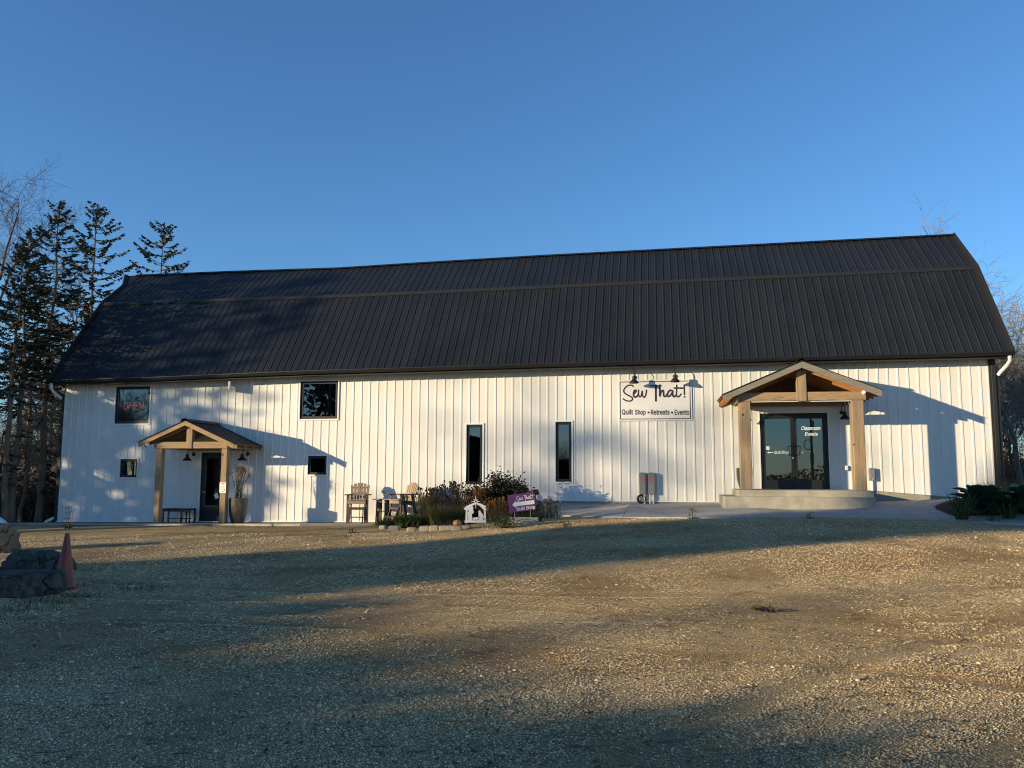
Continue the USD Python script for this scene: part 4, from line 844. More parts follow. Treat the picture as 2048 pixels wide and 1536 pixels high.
sk_.part('rod', MB().tube([(0, 0, -.1), (-.12, 0, .45), (-.36, .05, 1.02)], [.006] * 3, 5), m_dark, local=True); sk_.part('tip', MB().tube([(-.36, .05, 1.02), (-.30, .05, .98), (-.12, .03, .80)], [.014, .012, .006], 6), m_dark, local=True)

# ------------------------------------------------------------------ the planting bed left of the apron
def ground_thing(name, label, cat, x, y, zg, parts, rot=0, group=None, sink=.02):
    P = GH(x, y, zg); P[2] -= sink - .02
    t = Thing(name, label, cat, P, rot, group=group)
    for nm, mb, mt in parts: t.part(nm, mb, mt, local=True, kind='stuff')
    return t, P
bedpoly = [B(u, w, 0) for u, w in ((11.9, 1.2), (12.3, 2.6), (13.2, 3.35), (14.4, 3.35), (15.6, 3.25), (16.6, 3.3), (17.2, 2.3), (16.6, .8), (16.4, .05), (13.0, .05))]
poly = Polygon([(p[0], p[1]) for p in bedpoly]); 
gx, gy = np.meshgrid(np.linspace(poly.bounds[0], poly.bounds[2], 60), np.linspace(poly.bounds[1], poly.bounds[3], 40)); pts = np.stack([gx.ravel(), gy.ravel()], 1)
tv, tf = trimesh.creation.triangulate_polygon(poly.segmentize(.15), engine='earcut')
from scipy.spatial import Delaunay
inn = np.array([poly.buffer(-.05).contains(Point(*p)) for p in pts]); allp = np.vstack([pts[inn], np.array(poly.segmentize(.12).exterior.coords)[:-1]])
dt = Delaunay(allp); cen = allp[dt.simplices].mean(1); keep = np.array([poly.contains(Point(*c)) for c in cen])
zz = gz(allp[:, 0], allp[:, 1]) + .012 + .05 * meshkit.fbm(np.column_stack([allp * 6, 0 * allp[:, 0]]), 3, 2)
bm = usdkit.mesh(stage, '/World/planting_bed', (np.column_stack([allp, zz]), dt.simplices[keep]), m_mulch, smooth=True); setd(bm.GetPrim(), kind='structure', label='mulched planting bed in front of the barn wall', category='soil')
def stem_clump(n, h, spread, seed, heads=True, lean=.18):
    R = np.random.RandomState(seed); s = MB(); hd = MB(); lv = []
    for _ in range(n):
        a = R.rand() * 6.28; r = spread * math.sqrt(R.rand()); p0 = np.array([r * math.cos(a), r * math.sin(a), 0]); hh = h * (.6 + .45 * R.rand()); d = np.array([R.normal(0, lean), R.normal(0, lean), 0]) * hh
        p1 = p0 + d * .4 + [0, 0, hh * .55]; p2 = p0 + d + [0, 0, hh]; s.tube([p0, p1, p2], [.006, .005, .0035], 3, False)
        if heads:
            m = trimesh.creation.icosphere(0, .017 + .012 * R.rand()); hd.add(m.vertices * [1, 1, 1.5] + p2, m.faces)
            if R.rand() < .5:
                for q in range(3): m = trimesh.creation.icosphere(0, .016); hd.add(m.vertices * [.8, .8, 1.6] + p2 - [R.normal(0, .012), R.normal(0, .012), .05 * (q + 1)], m.faces)
        for q in range(4):
            t = .15 + .7 * R.rand(); c = p0 * (1 - t) + p2 * t; an = R.rand() * 6.28; L = .06 + .07 * R.rand(); e = c + [L * math.cos(an), L * math.sin(an), -.03]; w = np.array([-math.sin(an), math.cos(an), .3]) * .012
            lv.append((c, c * .5 + e * .5 + w, e, c * .5 + e * .5 - w))
    L = MB(); v = np.array(lv).reshape(-1, 3); L.add(v, np.arange(len(v)).reshape(-1, 4)); return s, hd, L
def shrub(n, rx, ry, rz, size, seed, stems=22):
    R = np.random.RandomState(seed); st_ = MB(); ends = []
    for _ in range(stems):
        e = ball(R, rx, ry, rz, .75); m = e * [.45, .45, .5] + R.normal(0, .04, 3); st_.tube([(R.normal(0, .05), R.normal(0, .05), 0), m, e], [.012, .008, .003], 4, False); ends.append((m, e))
    def fn(R):
        m, e = ends[R.randint(len(ends))]; t = R.rand() ** .6; return m * (1 - t) + e * t + R.normal(0, .075, 3) * [rx, ry, rz] / max(rx, rz) * 1.6
    v, f = leafcloud(n, size, fn, seed + 1, .42); v[:, 2] = np.maximum(v[:, 2], .01); return st_, MB().add(v, f)
items = []
s, h, L = stem_clump(90, .95, .45, 11); ground_thing('coneflower_clump', 'tall dried coneflower clump with black seed heads behind the grasses', 'plant', 885, 1037, .35, (('stems', s, m_dry), ('seed_heads', h, m_seed), ('leaves', L, m_dry)))
s, h, L = stem_clump(80, .9, .38, 12); ground_thing('coneflower_clump', 'dried coneflower clump with black seed heads beside the right adirondack chair', 'plant', 855, 1036, .30, (('stems', s, m_dry), ('seed_heads', h, m_seed), ('leaves', L, m_dry)))
s, h, L = stem_clump(70, 1.05, .35, 13); ground_thing('coneflower_clump', 'dried coneflower clump with tall seed heads below the left tall window', 'plant', 915, 1036, .38, (('stems', s, m_dry), ('seed_heads', h, m_seed), ('leaves', L, m_dry)))
s, h, L = stem_clump(70, .62, .40, 14); ground_thing('dried_perennial', 'brown dried perennial with upright stems behind the purple sign', 'plant', 1000, 1046, .30, (('stems', s, m_dry), ('seed_heads', h, m_rust), ('leaves', L, m_dry)))
s, h, L = stem_clump(60, .55, .35, 15); ground_thing('dried_perennial', 'brown dried perennial spreading right of the star cutout', 'plant', 984, 1043, .26, (('stems', s, m_dry), ('seed_heads', h, m_dry), ('leaves', L, m_dry)))
st_, lf_ = shrub(8500, 1.15, .8, 1.28, .095, 21, 44); ground_thing('dark_shrub', 'large dark-leaved shrub between the two tall windows', 'shrub', 1000, 1032, .48, (('stems', st_, m_twig), ('leaves', lf_, m_shrub)))
st_, lf_ = shrub(3400, .5, .45, .95, .06, 22, 30); ground_thing('rusty_shrub', 'rust-orange autumn shrub behind the star cutout', 'shrub', 950, 1040, .35, (('stems', st_, m_twig), ('leaves', lf_, m_rust)))
ground_thing('daylily_clump', 'green arching daylily clump in front of the side table', 'plant', 808, 1054, .12, (('blades', blades(260, .52, .75, .026, .22, 31), m_green),))
ground_thing('daylily_clump', 'dense green daylily clump behind the first edging stones', 'plant', 835, 1053, .14, (('blades', blades(260, .48, .8, .026, .24, 32), m_green),))
ground_thing('daylily_clump', 'small dark green clump at the left end of the bed', 'plant', 772, 1053, .10, (('blades', blades(140, .36, .8, .024, .2, 33), m_green),))
ground_thing('grass_clump', 'yellow-green arching grass clump in the middle of the bed', 'grass', 875, 1052, .18, (('blades', blades(340, .78, .55, .022, .2, 34), m_yellow),))
ground_thing('grass_clump', 'yellowing grass clump left of the star cutout', 'grass', 918, 1045, .22, (('blades', blades(260, .62, .7, .02, .2, 35), m_yellow),))
ground_thing('grass_clump', 'upright olive grass behind the daylilies', 'grass', 856, 1040, .25, (('blades', blades(320, .95, .28, .018, .25, 36), m_yellow),))
ground_thing('grass_clump', 'dull green tuft below the purple sign', 'grass', 1062, 1044, .36, (('blades', blades(220, .36, .7, .018, .28, 37), m_green),))
s, h, L = stem_clump(60, .5, .42, 38); ground_thing('dried_perennial', 'grey-green stemmed perennial right of the purple sign', 'plant', 1088, 1038, .46, (('stems', s, m_green), ('seed_heads', h, m_dry), ('leaves', L, m_green)))
st_, lf_ = shrub(1100, .28, .22, .26, .05, 39, 12); ground_thing('low_rose_bush', 'low bush with yellow-green leaves right of the star cutout', 'shrub', 1008, 1056, .22, (('stems', st_, m_twig), ('leaves', lf_, m_green)))
st_, lf_ = shrub(700, .42, .25, .14, .05, 40, 12); ground_thing('groundcover_mound', 'low brown groundcover mound behind the pumpkin', 'plant', 905, 1052, .18, (('stems', st_, m_twig), ('leaves', lf_, m_dry)))
# edging stones
R = np.random.RandomState(5)
for k, (x, y, wd, hh) in enumerate(((766, 1057, 13, .10), (789, 1061, 22, .14), (823, 1062, 18, .10), (850, 1061, 19, .13), (869, 1060.5, 19, .13), (888, 1060, 18, .12), (903, 1059.5, 16, .12), (932, 1057, 20, .09))):
    P = GH(x, y, .12) - [0, 0, .03]; wid = wd / 74.
    m = trimesh.creation.icosphere(2); v = m.vertices; v = np.sign(v) * np.abs(v) ** .35 * [wid / 2, .11, hh / 2 + .02] + [0, 0, hh / 2]
    v = v + .02 * (np.stack([meshkit.noise(v * 9, k), meshkit.noise(v * 9, k + 9), meshkit.noise(v * 9, k + 20)], 1) - .5)
    single('edging_stone', ['small grey-tan stone at the left end of the bed edging', 'wide tilted stone second in the bed edging', 'low half-buried stone third in the bed edging', 'blocky pale stone fourth in the bed edging', 'pale stone in the middle of the bed edging', 'pale stone sixth in the bed edging', 'pale stone just left of the pumpkin stone', 'flat stone under and right of the pumpkin'][k], 'stone', MB().add(v, m.faces), m_stone, P, -8 + R.normal(0, 4), group='edging stones of the planting bed', local=True, smooth=35)
P = GH(914, 1060) - [0, 0, .03]; m = trimesh.creation.icosphere(2); v = np.sign(m.vertices) * np.abs(m.vertices) ** .4 * [.13, .11, .07] + [0, 0, .06]
single('edging_stone', 'tan stone carrying the small pumpkin', 'stone', MB().add(v, m.faces), m_stone, P, 0, group='edging stones of the planting bed', local=True, smooth=35)
pk = Thing('pumpkin', 'small orange pumpkin on an edging stone', 'pumpkin', P + [0, 0, .125], 0)
an = np.arange(48) / 48 * 2 * math.pi; q = np.linspace(-.5, .5, 13) * math.pi; v = []
for b in q: 
    for a in an: r = .105 * (math.cos(b) ** .8 if math.cos(b) > 0 else 0) * (1 - .06 * abs(math.sin(4 * a)) ** .5 * 1.0); v.append((r * math.cos(a), r * math.sin(a), .075 * math.sin(b) + .07))
f = [(j * 48 + i, j * 48 + (i + 1) % 48, (j + 1) * 48 + (i + 1) % 48, (j + 1) * 48 + i) for j in range(12) for i in range(48)]
pk.part('fruit', MB().add(v, f), m_pump, local=True, smooth=True); pk.part('stalk', MB().tube([(0, 0, .14), (.005, 0, .16), (.02, 0, .175)], [.014, .01, .012], 6), m_dry, local=True)
# low concrete block at the right end of the bed
P = GH(1047, 1050) - [0, 0, .05]
single('concrete_block', 'low grey concrete block under the purple sign', 'block', MB().cbox(-.36, .36, -.08, .08, 0, .24, .012), m_found, P, -6, local=True)
# purple arrow sign
tl = (1015.5, 989.3); P = GH(1045, 1047)
dist = P[1]; c = AT(1043, 1005, dist)
ps_ = Thing('yard_sign', 'tilted purple yard sign with a white arrow pointing left', 'sign', P, 0)
wS, hS = .665, .44; Rt = trimesh.transformations.rotation_matrix(rad(-8), [0, 1, 0])[:3, :3]; Ry = trimesh.transformations.rotation_matrix(rad(-10), [0, 0, 1])[:3, :3]
def onsign(v): return (np.asarray(v) @ Rt.T) @ Ry.T + (c - P)
ps_.part('board', MB().cbox(-wS / 2, wS / 2, -.005, .005, -hS / 2, hS / 2, .001).xf(onsign), m_purple, local=True)
def prsign(poly): return MB().prism(poly, .0052, .0075).xf(onsign)
def sg2(x, y): return (-.145 + (x - 222) / 1612 * .49, .17 - (y - 560) / 400 * .145)
ps_.part('script_lettering', prsign(script_shape(sg2, .0095)), m_print, local=True)
ar = Polygon([(-.24, -.035), (-.15, .055), (-.15, .02), (.325, .02), (.325, -.075), (-.15, -.075), (-.15, -.115)]); ps_.part('arrow', prsign(ar), m_print, local=True)
v, f = txt('Quilt Shop', .075, bold=True, width=.47, depth=.002); ps_.part('lettering', MB().add(np.stack([v[:, 0] - .145, -v[:, 2] - .0052, v[:, 1] - .185], 1), f).xf(onsign), m_print, local=True)
for s in (-.2, .2): 
    top = onsign([[s, .012, -hS / 2 + .05]])[0]; ps_.part('stake', MB().tube([(top[0], top[1], -.1), tuple(top + [0, 0, .12])], [.006, .006], 5), m_galv, local=True)
# black landscape light by the sign
P = GH(1071, 1040); c = AT(1071, 984, P[1]) - P
ll = Thing('landscape_light', 'black box-shaped landscape light right of the purple sign', 'lamp', P, 0)
ll.part('post', MB().tube([(0, 0, -.1), (c[0], 0, c[2] - .05)], [.018, .018], 8), m_black, local=True)
ll.part('head', MB().add([(c[0] - .085, -.07, c[2] - .065), (c[0] + .11, -.07, c[2] - .075), (c[0] + .11, .09, c[2] - .075), (c[0] - .085, .09, c[2] - .065), (c[0] - .08, -.06, c[2] + .07), (c[0] + .07, -.06, c[2] + .07), (c[0] + .07, .07, c[2] + .07), (c[0] - .08, .07, c[2] + .07)], [(3, 2, 1, 0), (4, 5, 6, 7), (0, 1, 5, 4), (1, 2, 6, 5), (2, 3, 7, 6), (3, 0, 4, 7)]), m_black, local=True)
# star and stable cutout
P = GH(953, 1050); D0 = P[1]
def cpx(x, y): q = AT(900 + x / 9.309, 970 + y / 9.309, D0) - P; return (q[0], q[2])
star = []
for k in range(16):
    a = k * math.pi / 8 + math.pi / 2; L = {0: 105, 4: 80, 8: 130, 12: 80}.get(k, 55 if k % 2 == 0 else 20); star.append((480 + L * math.cos(a), 305 - L * math.sin(a)))
shapes = [Polygon([cpx(*s) for s in star]).difference(Polygon([cpx(480 + 22 * math.cos(t), 305 + 24 * math.sin(t)) for t in np.linspace(0, 6.2, 9)]))]
def pg(*p): return Polygon([cpx(*q) for q in p])
shapes += [pg((272, 700), (685, 700), (675, 655), (280, 655)), pg((285, 690), (322, 690), (325, 450), (300, 450)), pg((635, 690), (672, 690), (660, 450), (632, 450)),
           pg((268, 430), (300, 395), (430, 340), (470, 330), (465, 360), (380, 400), (345, 455), (300, 465), (272, 460)), pg((692, 430), (660, 390), (560, 345), (500, 330), (500, 355), (560, 390), (620, 455), (665, 465), (690, 460)),
           pg((335, 690), (335, 500), (352, 450), (385, 400), (415, 392), (432, 420), (425, 455), (440, 500), (430, 530), (405, 540), (415, 690)),
           pg((530, 690), (535, 520), (525, 500), (540, 476), (560, 480), (575, 510), (605, 545), (628, 590), (600, 690)), pg((410, 690), (540, 690), (535, 620), (500, 600), (440, 608), (412, 640))]
cut = unary_union(shapes).buffer(.004)
for hx, hy, r in ((425, 648, 10), (475, 655, 9), (520, 648, 9), (340, 490, 12), (610, 605, 9), (548, 600, 9)):
    cut = cut.difference(Point(*cpx(hx, hy)).buffer(r / 9.309 / 74 * 1.0))
cs = Thing('yard_cutout', 'white stable-shaped yard cutout topped by a star', 'decoration', P, 0)
cs.part('panel', MB().prism(cut, -.006, .006), m_trim, local=True)
for hx in (300, 655): x_, z_ = cpx(hx, 690); cs.part('stake', MB().tube([(x_, .012, -.12), (x_, .012, z_ + .25)], [.006, .006], 5), m_galv, local=True)

# ------------------------------------------------------------------ right-hand bed
bl = [G(1868, 1006, .95), G(1905, 1021.5, .82), G(2048, 1024, .80), G(2300, 1028, .80), G(2300, 985, 1.05), B(30.2, .3, 0), B(28.9, .06, 0)]
poly = Polygon([(p[0], p[1]) for p in bl]).buffer(0)
ring = np.array(poly.segmentize(.2).exterior.coords)[:-1]; gx, gy = np.meshgrid(np.arange(poly.bounds[0], poly.bounds[2], .2), np.arange(poly.bounds[1], poly.bounds[3], .2)); pts = np.stack([gx.ravel(), gy.ravel()], 1)
pts = np.array([p for p in pts if poly.buffer(-.06).contains(Point(*p))]); allp = np.vstack([pts, ring]); dt = Delaunay(allp); cen = allp[dt.simplices].mean(1); keep = np.array([poly.contains(Point(*c)) for c in cen])
BZ = lambda x, y: np.array([apron_z(*uw((a, b, 0))) for a, b in zip(np.atleast_1d(x), np.atleast_1d(y))])
zz = BZ(allp[:, 0], allp[:, 1]) + .02 + .04 * meshkit.fbm(np.column_stack([allp * 6, 0 * allp[:, 0]]), 3, 2)
bm = usdkit.mesh(stage, '/World/mulch_bed', (np.column_stack([allp, zz]), dt.simplices[keep]), m_mulch, smooth=True); setd(bm.GetPrim(), kind='structure', label='dark mulch bed at the right corner of the barn', category='soil')
a, b = G(1903, 1021.5, .80), G(2420, 1028, .80)
a[2] = float(apron_z(*uw(a))) + .03; b[2] = a[2] + .05
cb = Thing('concrete_kerb', 'low concrete kerb along the front of the hosta bed', 'kerb', a, 0)
cb.part('kerb', MB().beam(a + [0, 0, -.13], b + [0, 0, -.13], .13, .26, c=.012), m_concrete)
def hosta(label, x, y, z, n, size, seed):
    R = np.random.RandomState(seed); P = G(x, y, z); P[2] = float(apron_z(*uw(P))) + .03; t = Thing('hosta', label, 'plant', P, 0)
    for k in range(n):
        a = R.rand() * 2 * math.pi; el = .30 + 1.05 * R.rand(); L = size * (.55 + .5 * R.rand()); d = np.array([math.cos(a), math.sin(a), 0]); s = np.array([-d[1], d[0], 0]); v = []
        T = np.linspace(0, 1, 6)
        for q in T:
            r = L * q * math.cos(el) * 1.0; zz_ = L * (q * math.sin(el) * 1.5 - q * q * .75 * math.sin(el)) + .02; w = L * .28 * math.sin(math.pi * min(1, max(0, (q - .18) / .82)) ** .8) if q > .18 else .006
            c = d * r + [0, 0, zz_]; v += [c + s * w + [0, 0, w * .35], c, c - s * w + [0, 0, w * .35]]
        f = [(3 * i + j, 3 * i + j + 1, 3 * i + j + 4, 3 * i + j + 3) for i in range(5) for j in range(2)]
        t.part('leaf', MB().add(v, f), m_hosta, local=True, smooth=True)
hosta('large dark green hosta at the foot of the right end wall', 1968, 1017, .88, 70, .98, 41)
hosta('dark green hosta at the right edge behind the kerb', 2046, 1016, .90, 50, .9, 42)
def iris(label, x, y, z, n, h, seed, lean=.5):
    P = G(x, y, z); P[2] = float(apron_z(*uw(P))) + .03; t = Thing('iris_clump', label, 'plant', P, 0)
    t.part('blades', blades(n, h, lean, .05, .12, seed, .2, 4), m_green, local=True)
iris('iris fan with sword-shaped leaves left of the large hosta', 1922, 1019.5, .87, 34, .78, 43); iris('iris fan with yellowing leaves between the two hostas', 2017, 1019.5, .87, 30, .66, 44, .6)
P = G(1999, 1010, .92); P[2] = float(apron_z(*uw(P))) + .03; gt = Thing('ornamental_grass', 'mound of fine tawny grass before the low concrete wall', 'grass', P, 0)
gt.part('blades', blades(700, .85, .75, .009, .25, 45, .6, 5), m_yellow, local=True)
# low retaining wall at the right corner
zt = W(1999, 978.5, .35)[1]; a0 = W(1981, 990, .35)[0]
rw = Thing('retaining_wall', 'low concrete retaining wall at the right corner of the barn', 'wall', (a0, -.35, .7), frame='barn')
rw.part('end_block', MB().cbox(a0, a0 + .27, -.40, -.05, .5, zt + .015, .012), m_found); rw.part('wall_panel', MB().cbox(a0 + .275, a0 + .95, -.33, -.06, .5, zt - .02, .01), m_found); rw.part('wall_panel', MB().cbox(a0 + .96, a0 + 4.5, -.33, -.06, .5, zt - .02, .01), m_concrete)

# ------------------------------------------------------------------ weeds, boulders, cone, tank
def weed(label, x, y, z, n, h, seed, stems=4):
    P = GH(x, y, z) - [0, 0, .01]; t = Thing('weed', label, 'weed', P, 0); R = np.random.RandomState(seed)
    t.part('leaves', blades(n, h * .35, .9, .03, .10, seed), m_green, local=True)
    s = MB(); 
    for _ in range(stems):
        d = R.normal(0, .2, 2); s.tube([(0, 0, 0), (d[0] * h * .4, d[1] * h * .4, h * .5), (d[0] * h, d[1] * h, h)], [.006, .005, .003], 4, False)
    lv, lf2 = leafcloud(30 * stems, .05, lambda R: np.array([R.normal(0, .06), R.normal(0, .05), h * R.rand()]), seed); s.add(lv, lf2)
    t.part('stems', s, m_dry if stems > 2 and h > .4 else m_green, local=True)
weed('weed with three tall bare stems before the left corner of the barn', 136, 1057, -.1, 40, .72, 51, 3)
weed('leafy weed at the edge of the concrete apron below the electrical boxes', 1384, 1038, .58, 30, .30, 52, 2)
weed('small weed at the right edge of the concrete apron', 1985, 1046, .58, 24, .2, 53, 2)
weed('low weed on the gravel before the concrete block', 1132, 1054, .4, 36, .14, 54, 1)
weed('small weed at the edge of the small porch patio', 418, 1053, 0, 40, .14, 55, 1)
weed('small green weed between the small porch and the chairs', 545, 1054, .02, 34, .12, 56, 1)
weed('dark green weed on the gravel left of the planting bed', 706, 1066, .02, 44, .16, 57, 1)
weed('small weed at the apron edge below the large porch', 1620, 1037, .6, 20, .16, 58, 1)
def boulder(name, label, P, r, seed, m, flat=0., rot=0):
    k = trimesh.creation.icosphere(5); v = k.vertices.copy(); v = np.sign(v) * np.abs(v) ** .8
    n = meshkit.fbm(v * 1.6 + seed * 7, 4, seed) - .5; v = v * (1 + .45 * n)[:, None]; n2 = meshkit.fbm(v * 5 + seed, 3, seed + 4) - .5; v = v * (1 + .10 * n2)[:, None]
    n3 = meshkit.noise(np.column_stack([v[:, 0] * 11, v[:, 1] * 11, v[:, 2] * 2.2]) + seed, seed + 6) - .5; n4 = np.abs(meshkit.noise(v * 3.1 + seed * 3, seed + 8) - .5); v = v * (1 + .07 * n3 - .10 * np.exp(-(n4 / .03) ** 2))[:, None]
    v = v * r
    if flat: v[:, 2] = np.where(v[:, 2] > flat, flat + (v[:, 2] - flat) * .12, v[:, 2])
    single(name, label, 'boulder', MB().add(v, k.faces), m, P, rot, local=True, smooth=28)
P = GH(28, 1196); zg = gz1(P[0], P[1])
boulder('boulder', 'flat-topped layered boulder at the lower left edge beside the cone', (P[0] - .05, P[1] + .3, zg + .06), (.52, .42, .46), 3, m_layer, .24, 12)
P2 = G(40, 1150, -.02); boulder('boulder', 'dark rounded boulder behind the flat-topped boulder', (P2[0] - .15, P2[1] + .7, gz1(P2[0], P2[1]) - .24), (.62, .5, .62), 5, m_boulder, 0, -10)
P3 = G(-10, 1110, -.1); boulder('boulder', 'tan rounded boulder at the left edge, farthest of the three', (P3[0] - .4, P3[1] + .3, gz1(P3[0], P3[1]) + .10), (.62, .5, .56), 8, m_boulderb, 0, 20)
P = GH(128, 1178); hC = (AT(129, 1067, P[1]) - P)[2]
cn = Thing('traffic_cone', 'faded orange traffic cone leaning beside the boulders', 'traffic cone', P, 15)
k = hC / .71
cn.part('cone', MB().lathe([(.135 * k, .03), (.13 * k, .05), (.105 * k, .16 * k), (.028 * k, .70 * k), (.024 * k, .715 * k), (.018 * k, .715 * k), (.02 * k, .6 * k)], 28), m_cone, local=True, smooth=40)
cn.part('base', MB().cbox(-.17 * k, .17 * k, -.17 * k, .17 * k, 0, .032, .01), m_cone, local=True)
P = G(-40, 1075, -.3); P[2] = gz1(P[0], P[1]) - .45
tk = Thing('storage_tank', 'white rounded tank top showing at the left edge before the trees', 'tank', P + [-.75, 1.2, -.1], -20)
k = trimesh.creation.icosphere(4); v = k.vertices * [1.05, .55, .55]; tk.part('shell', MB().add(v + [0, 0, .42], k.faces), m_tank, local=True, smooth=True); tk.part('saddle', MB().box(-.5, -.4, -.35, .35, -.3, .1).box(.4, .5, -.35, .35, -.3, .1), m_found, local=True)

# ------------------------------------------------------------------ trees
def lerp(a, b, t): return a + (b - a) * t
def conifer(H, bare, width, seed, dens=1.0, droop=.25, top_full=False, lean=0.):
    """returns trunk, limbs, needles meshes of a spruce with a bare lower stem"""
    R = np.random.RandomState(seed); n = 14; zt = np.linspace(0, H, n); wob = np.cumsum(R.normal(0, .035, (n, 2)), 0) * (H / 12); wob -= wob[0]; wob[:, 0] += lean * zt
    ctr = np.column_stack([wob, zt]); r0 = .010 * H + .02; tr = MB().tube(ctr, np.maximum(.012, r0 * (1 - zt / H * .94)), 9)
    at = lambda z: np.array([np.interp(z, zt, ctr[:, 0]), np.interp(z, zt, ctr[:, 1]), z])
    limbs = MB(); nv = []; z = bare * H * .25
    while z < H - .12:
        f = z / H; live = f > bare * (.85 + .3 * R.rand())
        k = R.randint(3, 6) if live else R.randint(1, 4)
        for _ in range(k):
            t = (z - bare * H) / (H - bare * H); L = width * ((1 - t) ** .75 * (.55 + .6 * R.rand()) + .06) if live else width * (.25 + .45 * R.rand())
            if live and t < .25: L *= .55 + 1.6 * t
            a = R.rand() * 2 * math.pi; d = np.array([math.cos(a), math.sin(a), 0]); up = lerp(-.12, .75, max(t, 0) ** 1.5) + R.normal(0, .12); p0 = at(z + R.rand() * .2)
            q = np.linspace(0, 1, 5); pts = p0 + d * (L * q)[:, None] + np.array([0, 0, 1.]) * (L * (up * q - droop * q * (1 - .9 * q) * 2))[:, None] + R.normal(0, .02, (5, 3)) * q[:, None]
            limbs.tube(pts, np.maximum(.004, (.006 + .012 * L) * (1 - q * .85)), 3, False)
            if not live:
                if R.rand() < .7: continue
            m = max(4, int(L * 50 * dens)); tt = np.sqrt(.04 + .96 * R.rand(m)) if live else R.rand(m)
            pc = np.stack([np.interp(tt, q, pts[:, j]) for j in range(3)], 1); sd = np.array([-d[1], d[0], 0])
            for c, t_ in zip(pc, tt):
                s_ = R.choice([-1, 1]); l = (.09 + .13 * R.rand()) * (1.05 - .4 * t_); dv = d * (.35 + .4 * R.rand()) + sd * s_ * (.2 + .6 * R.rand()) + np.array([0, 0, R.normal(-.25, .28)]); dv /= np.linalg.norm(dv)
                sv = np.cross(dv, R.normal(0, 1, 3)); sv /= np.linalg.norm(sv) + 1e-9; w = l * (.14 + .12 * R.rand())
                nv.append((c - sv * w * .4, c + sv * w * .4, c + dv * l * .55 + sv * w, c + dv * l, c + dv * l * .55 - sv * w))
        z += (.17 + .12 * R.rand()) * (H / 11) ** .5
    for _ in range(60):                             # leader
        c = at(H - R.rand() * .9); l = .12 + .12 * R.rand(); dv = R.normal(0, 1, 3) + [0, 0, .9]; dv /= np.linalg.norm(dv); sv = np.cross(dv, R.normal(0, 1, 3)); sv /= np.linalg.norm(sv); w = l * .18
        nv.append((c - sv * w * .4, c + sv * w * .4, c + dv * l * .55 + sv * w, c + dv * l, c + dv * l * .55 - sv * w))
    v = np.array(nv).reshape(-1, 3); i = np.arange(len(nv))[:, None] * 5; f = np.vstack([i + [[0, 1, 2]], i + [[0, 2, 4]], i + [[2, 3, 4]]])
    return tr, limbs, MB().add(v, f)
def bare_tree(H, seed, spread=.9, fork=.28, levels=5, thick=.5, extra=None, twigs=1.0):
    R = np.random.RandomState(seed); trunk = MB(); limbs = MB()
    def grow(p, d, L, r, lev):
        n = 5 if lev < 2 else 4 if lev < 4 else 3; pts = [p]; dd = d.copy()
        for i in range(n):
            dd = dd + R.normal(0, .16 + .05 * lev, 3) + np.array([0, 0, .07 if lev > 0 else .02]); dd /= np.linalg.norm(dd); pts.append(pts[-1] + dd * L / n)
        rr = np.linspace(r, r * (.62 if lev < 4 else .35), n + 1); (trunk if lev == 0 else limbs).tube(pts, np.maximum(rr, .0042), 9 if lev == 0 else 6 if lev == 1 else 4 if lev == 2 else 3, False)
        if lev >= levels: return
        k = {0: 5, 1: 6, 2: 5, 3: 5, 4: 4}.get(lev, 3); k = max(2, int(round(k * (twigs if lev >= 2 else 1))))
        for i in range(k):
            t = 1.0 if i == 0 else lerp(fork if lev else .45, .98, R.rand()); x = t * n; j = min(int(x), n - 1); q = pts[j] + (pts[j + 1] - pts[j]) * (x - j); ang = (.15 if i == 0 else .45 + .55 * R.rand()) * (spread if lev < 2 else 1)
            ax = np.cross(dd, R.normal(0, 1, 3)); ax /= np.linalg.norm(ax); nd = dd * math.cos(ang) + np.cross(ax, dd) * math.sin(ang)
            grow(q, nd, L * (.62 + .22 * R.rand()) * (1 if i == 0 else 1.08 - .35 * t), r * (.62 if i == 0 else .46) * (1.0 if lev else .95), lev + 1)
    grow(np.zeros(3), np.array([R.normal(0, .05), R.normal(0, .05), 1.]), H * .34, .018 * H * thick, 0)
    if extra:
        for pts, r in extra:
            pts = np.array(pts); n = len(pts); limbs.tube(pts, np.linspace(r, r * .25, n), 6, False)
            for i in range(1, n):
                for _ in range(4):
                    d = pts[i] - pts[i - 1]; d /= np.linalg.norm(d); dd = d + R.normal(0, .7, 3) + [0, 0, .2]; dd /= np.linalg.norm(dd); q = lerp(pts[i - 1], pts[i], R.rand()); grow(q, dd, .8 + .7 * R.rand(), r * .3, 3)
    return trunk, limbs
def tree_thing(name, label, P, meshes, mats, rot=0, scale=1., group=None, names=('trunk', 'limbs', 'crown')):
    t = Thing(name, label, 'tree', P, 0, group=group)
    for nm, mb, mt in zip(names, meshes, mats): t.part(nm, mb, mt, local=True, smooth=(60 if nm == 'trunk' else False))
    place(t, P, rot, scale); return t
SM = (m_sprucebark, m_twig, m_needle)
protoA = conifer(12., .42, 2.2, 101, 1.2); protoB = conifer(12., .38, 2.7, 102, 1.2); protoC = conifer(12., .45, 1.8, 103, 1.2)
LG = None
def gspot(x, y): return np.array([x, y, gz1(x, y) - .1])
def spot(px, Y): p = AT(px, 1040, Y); return gspot(p[0], Y)
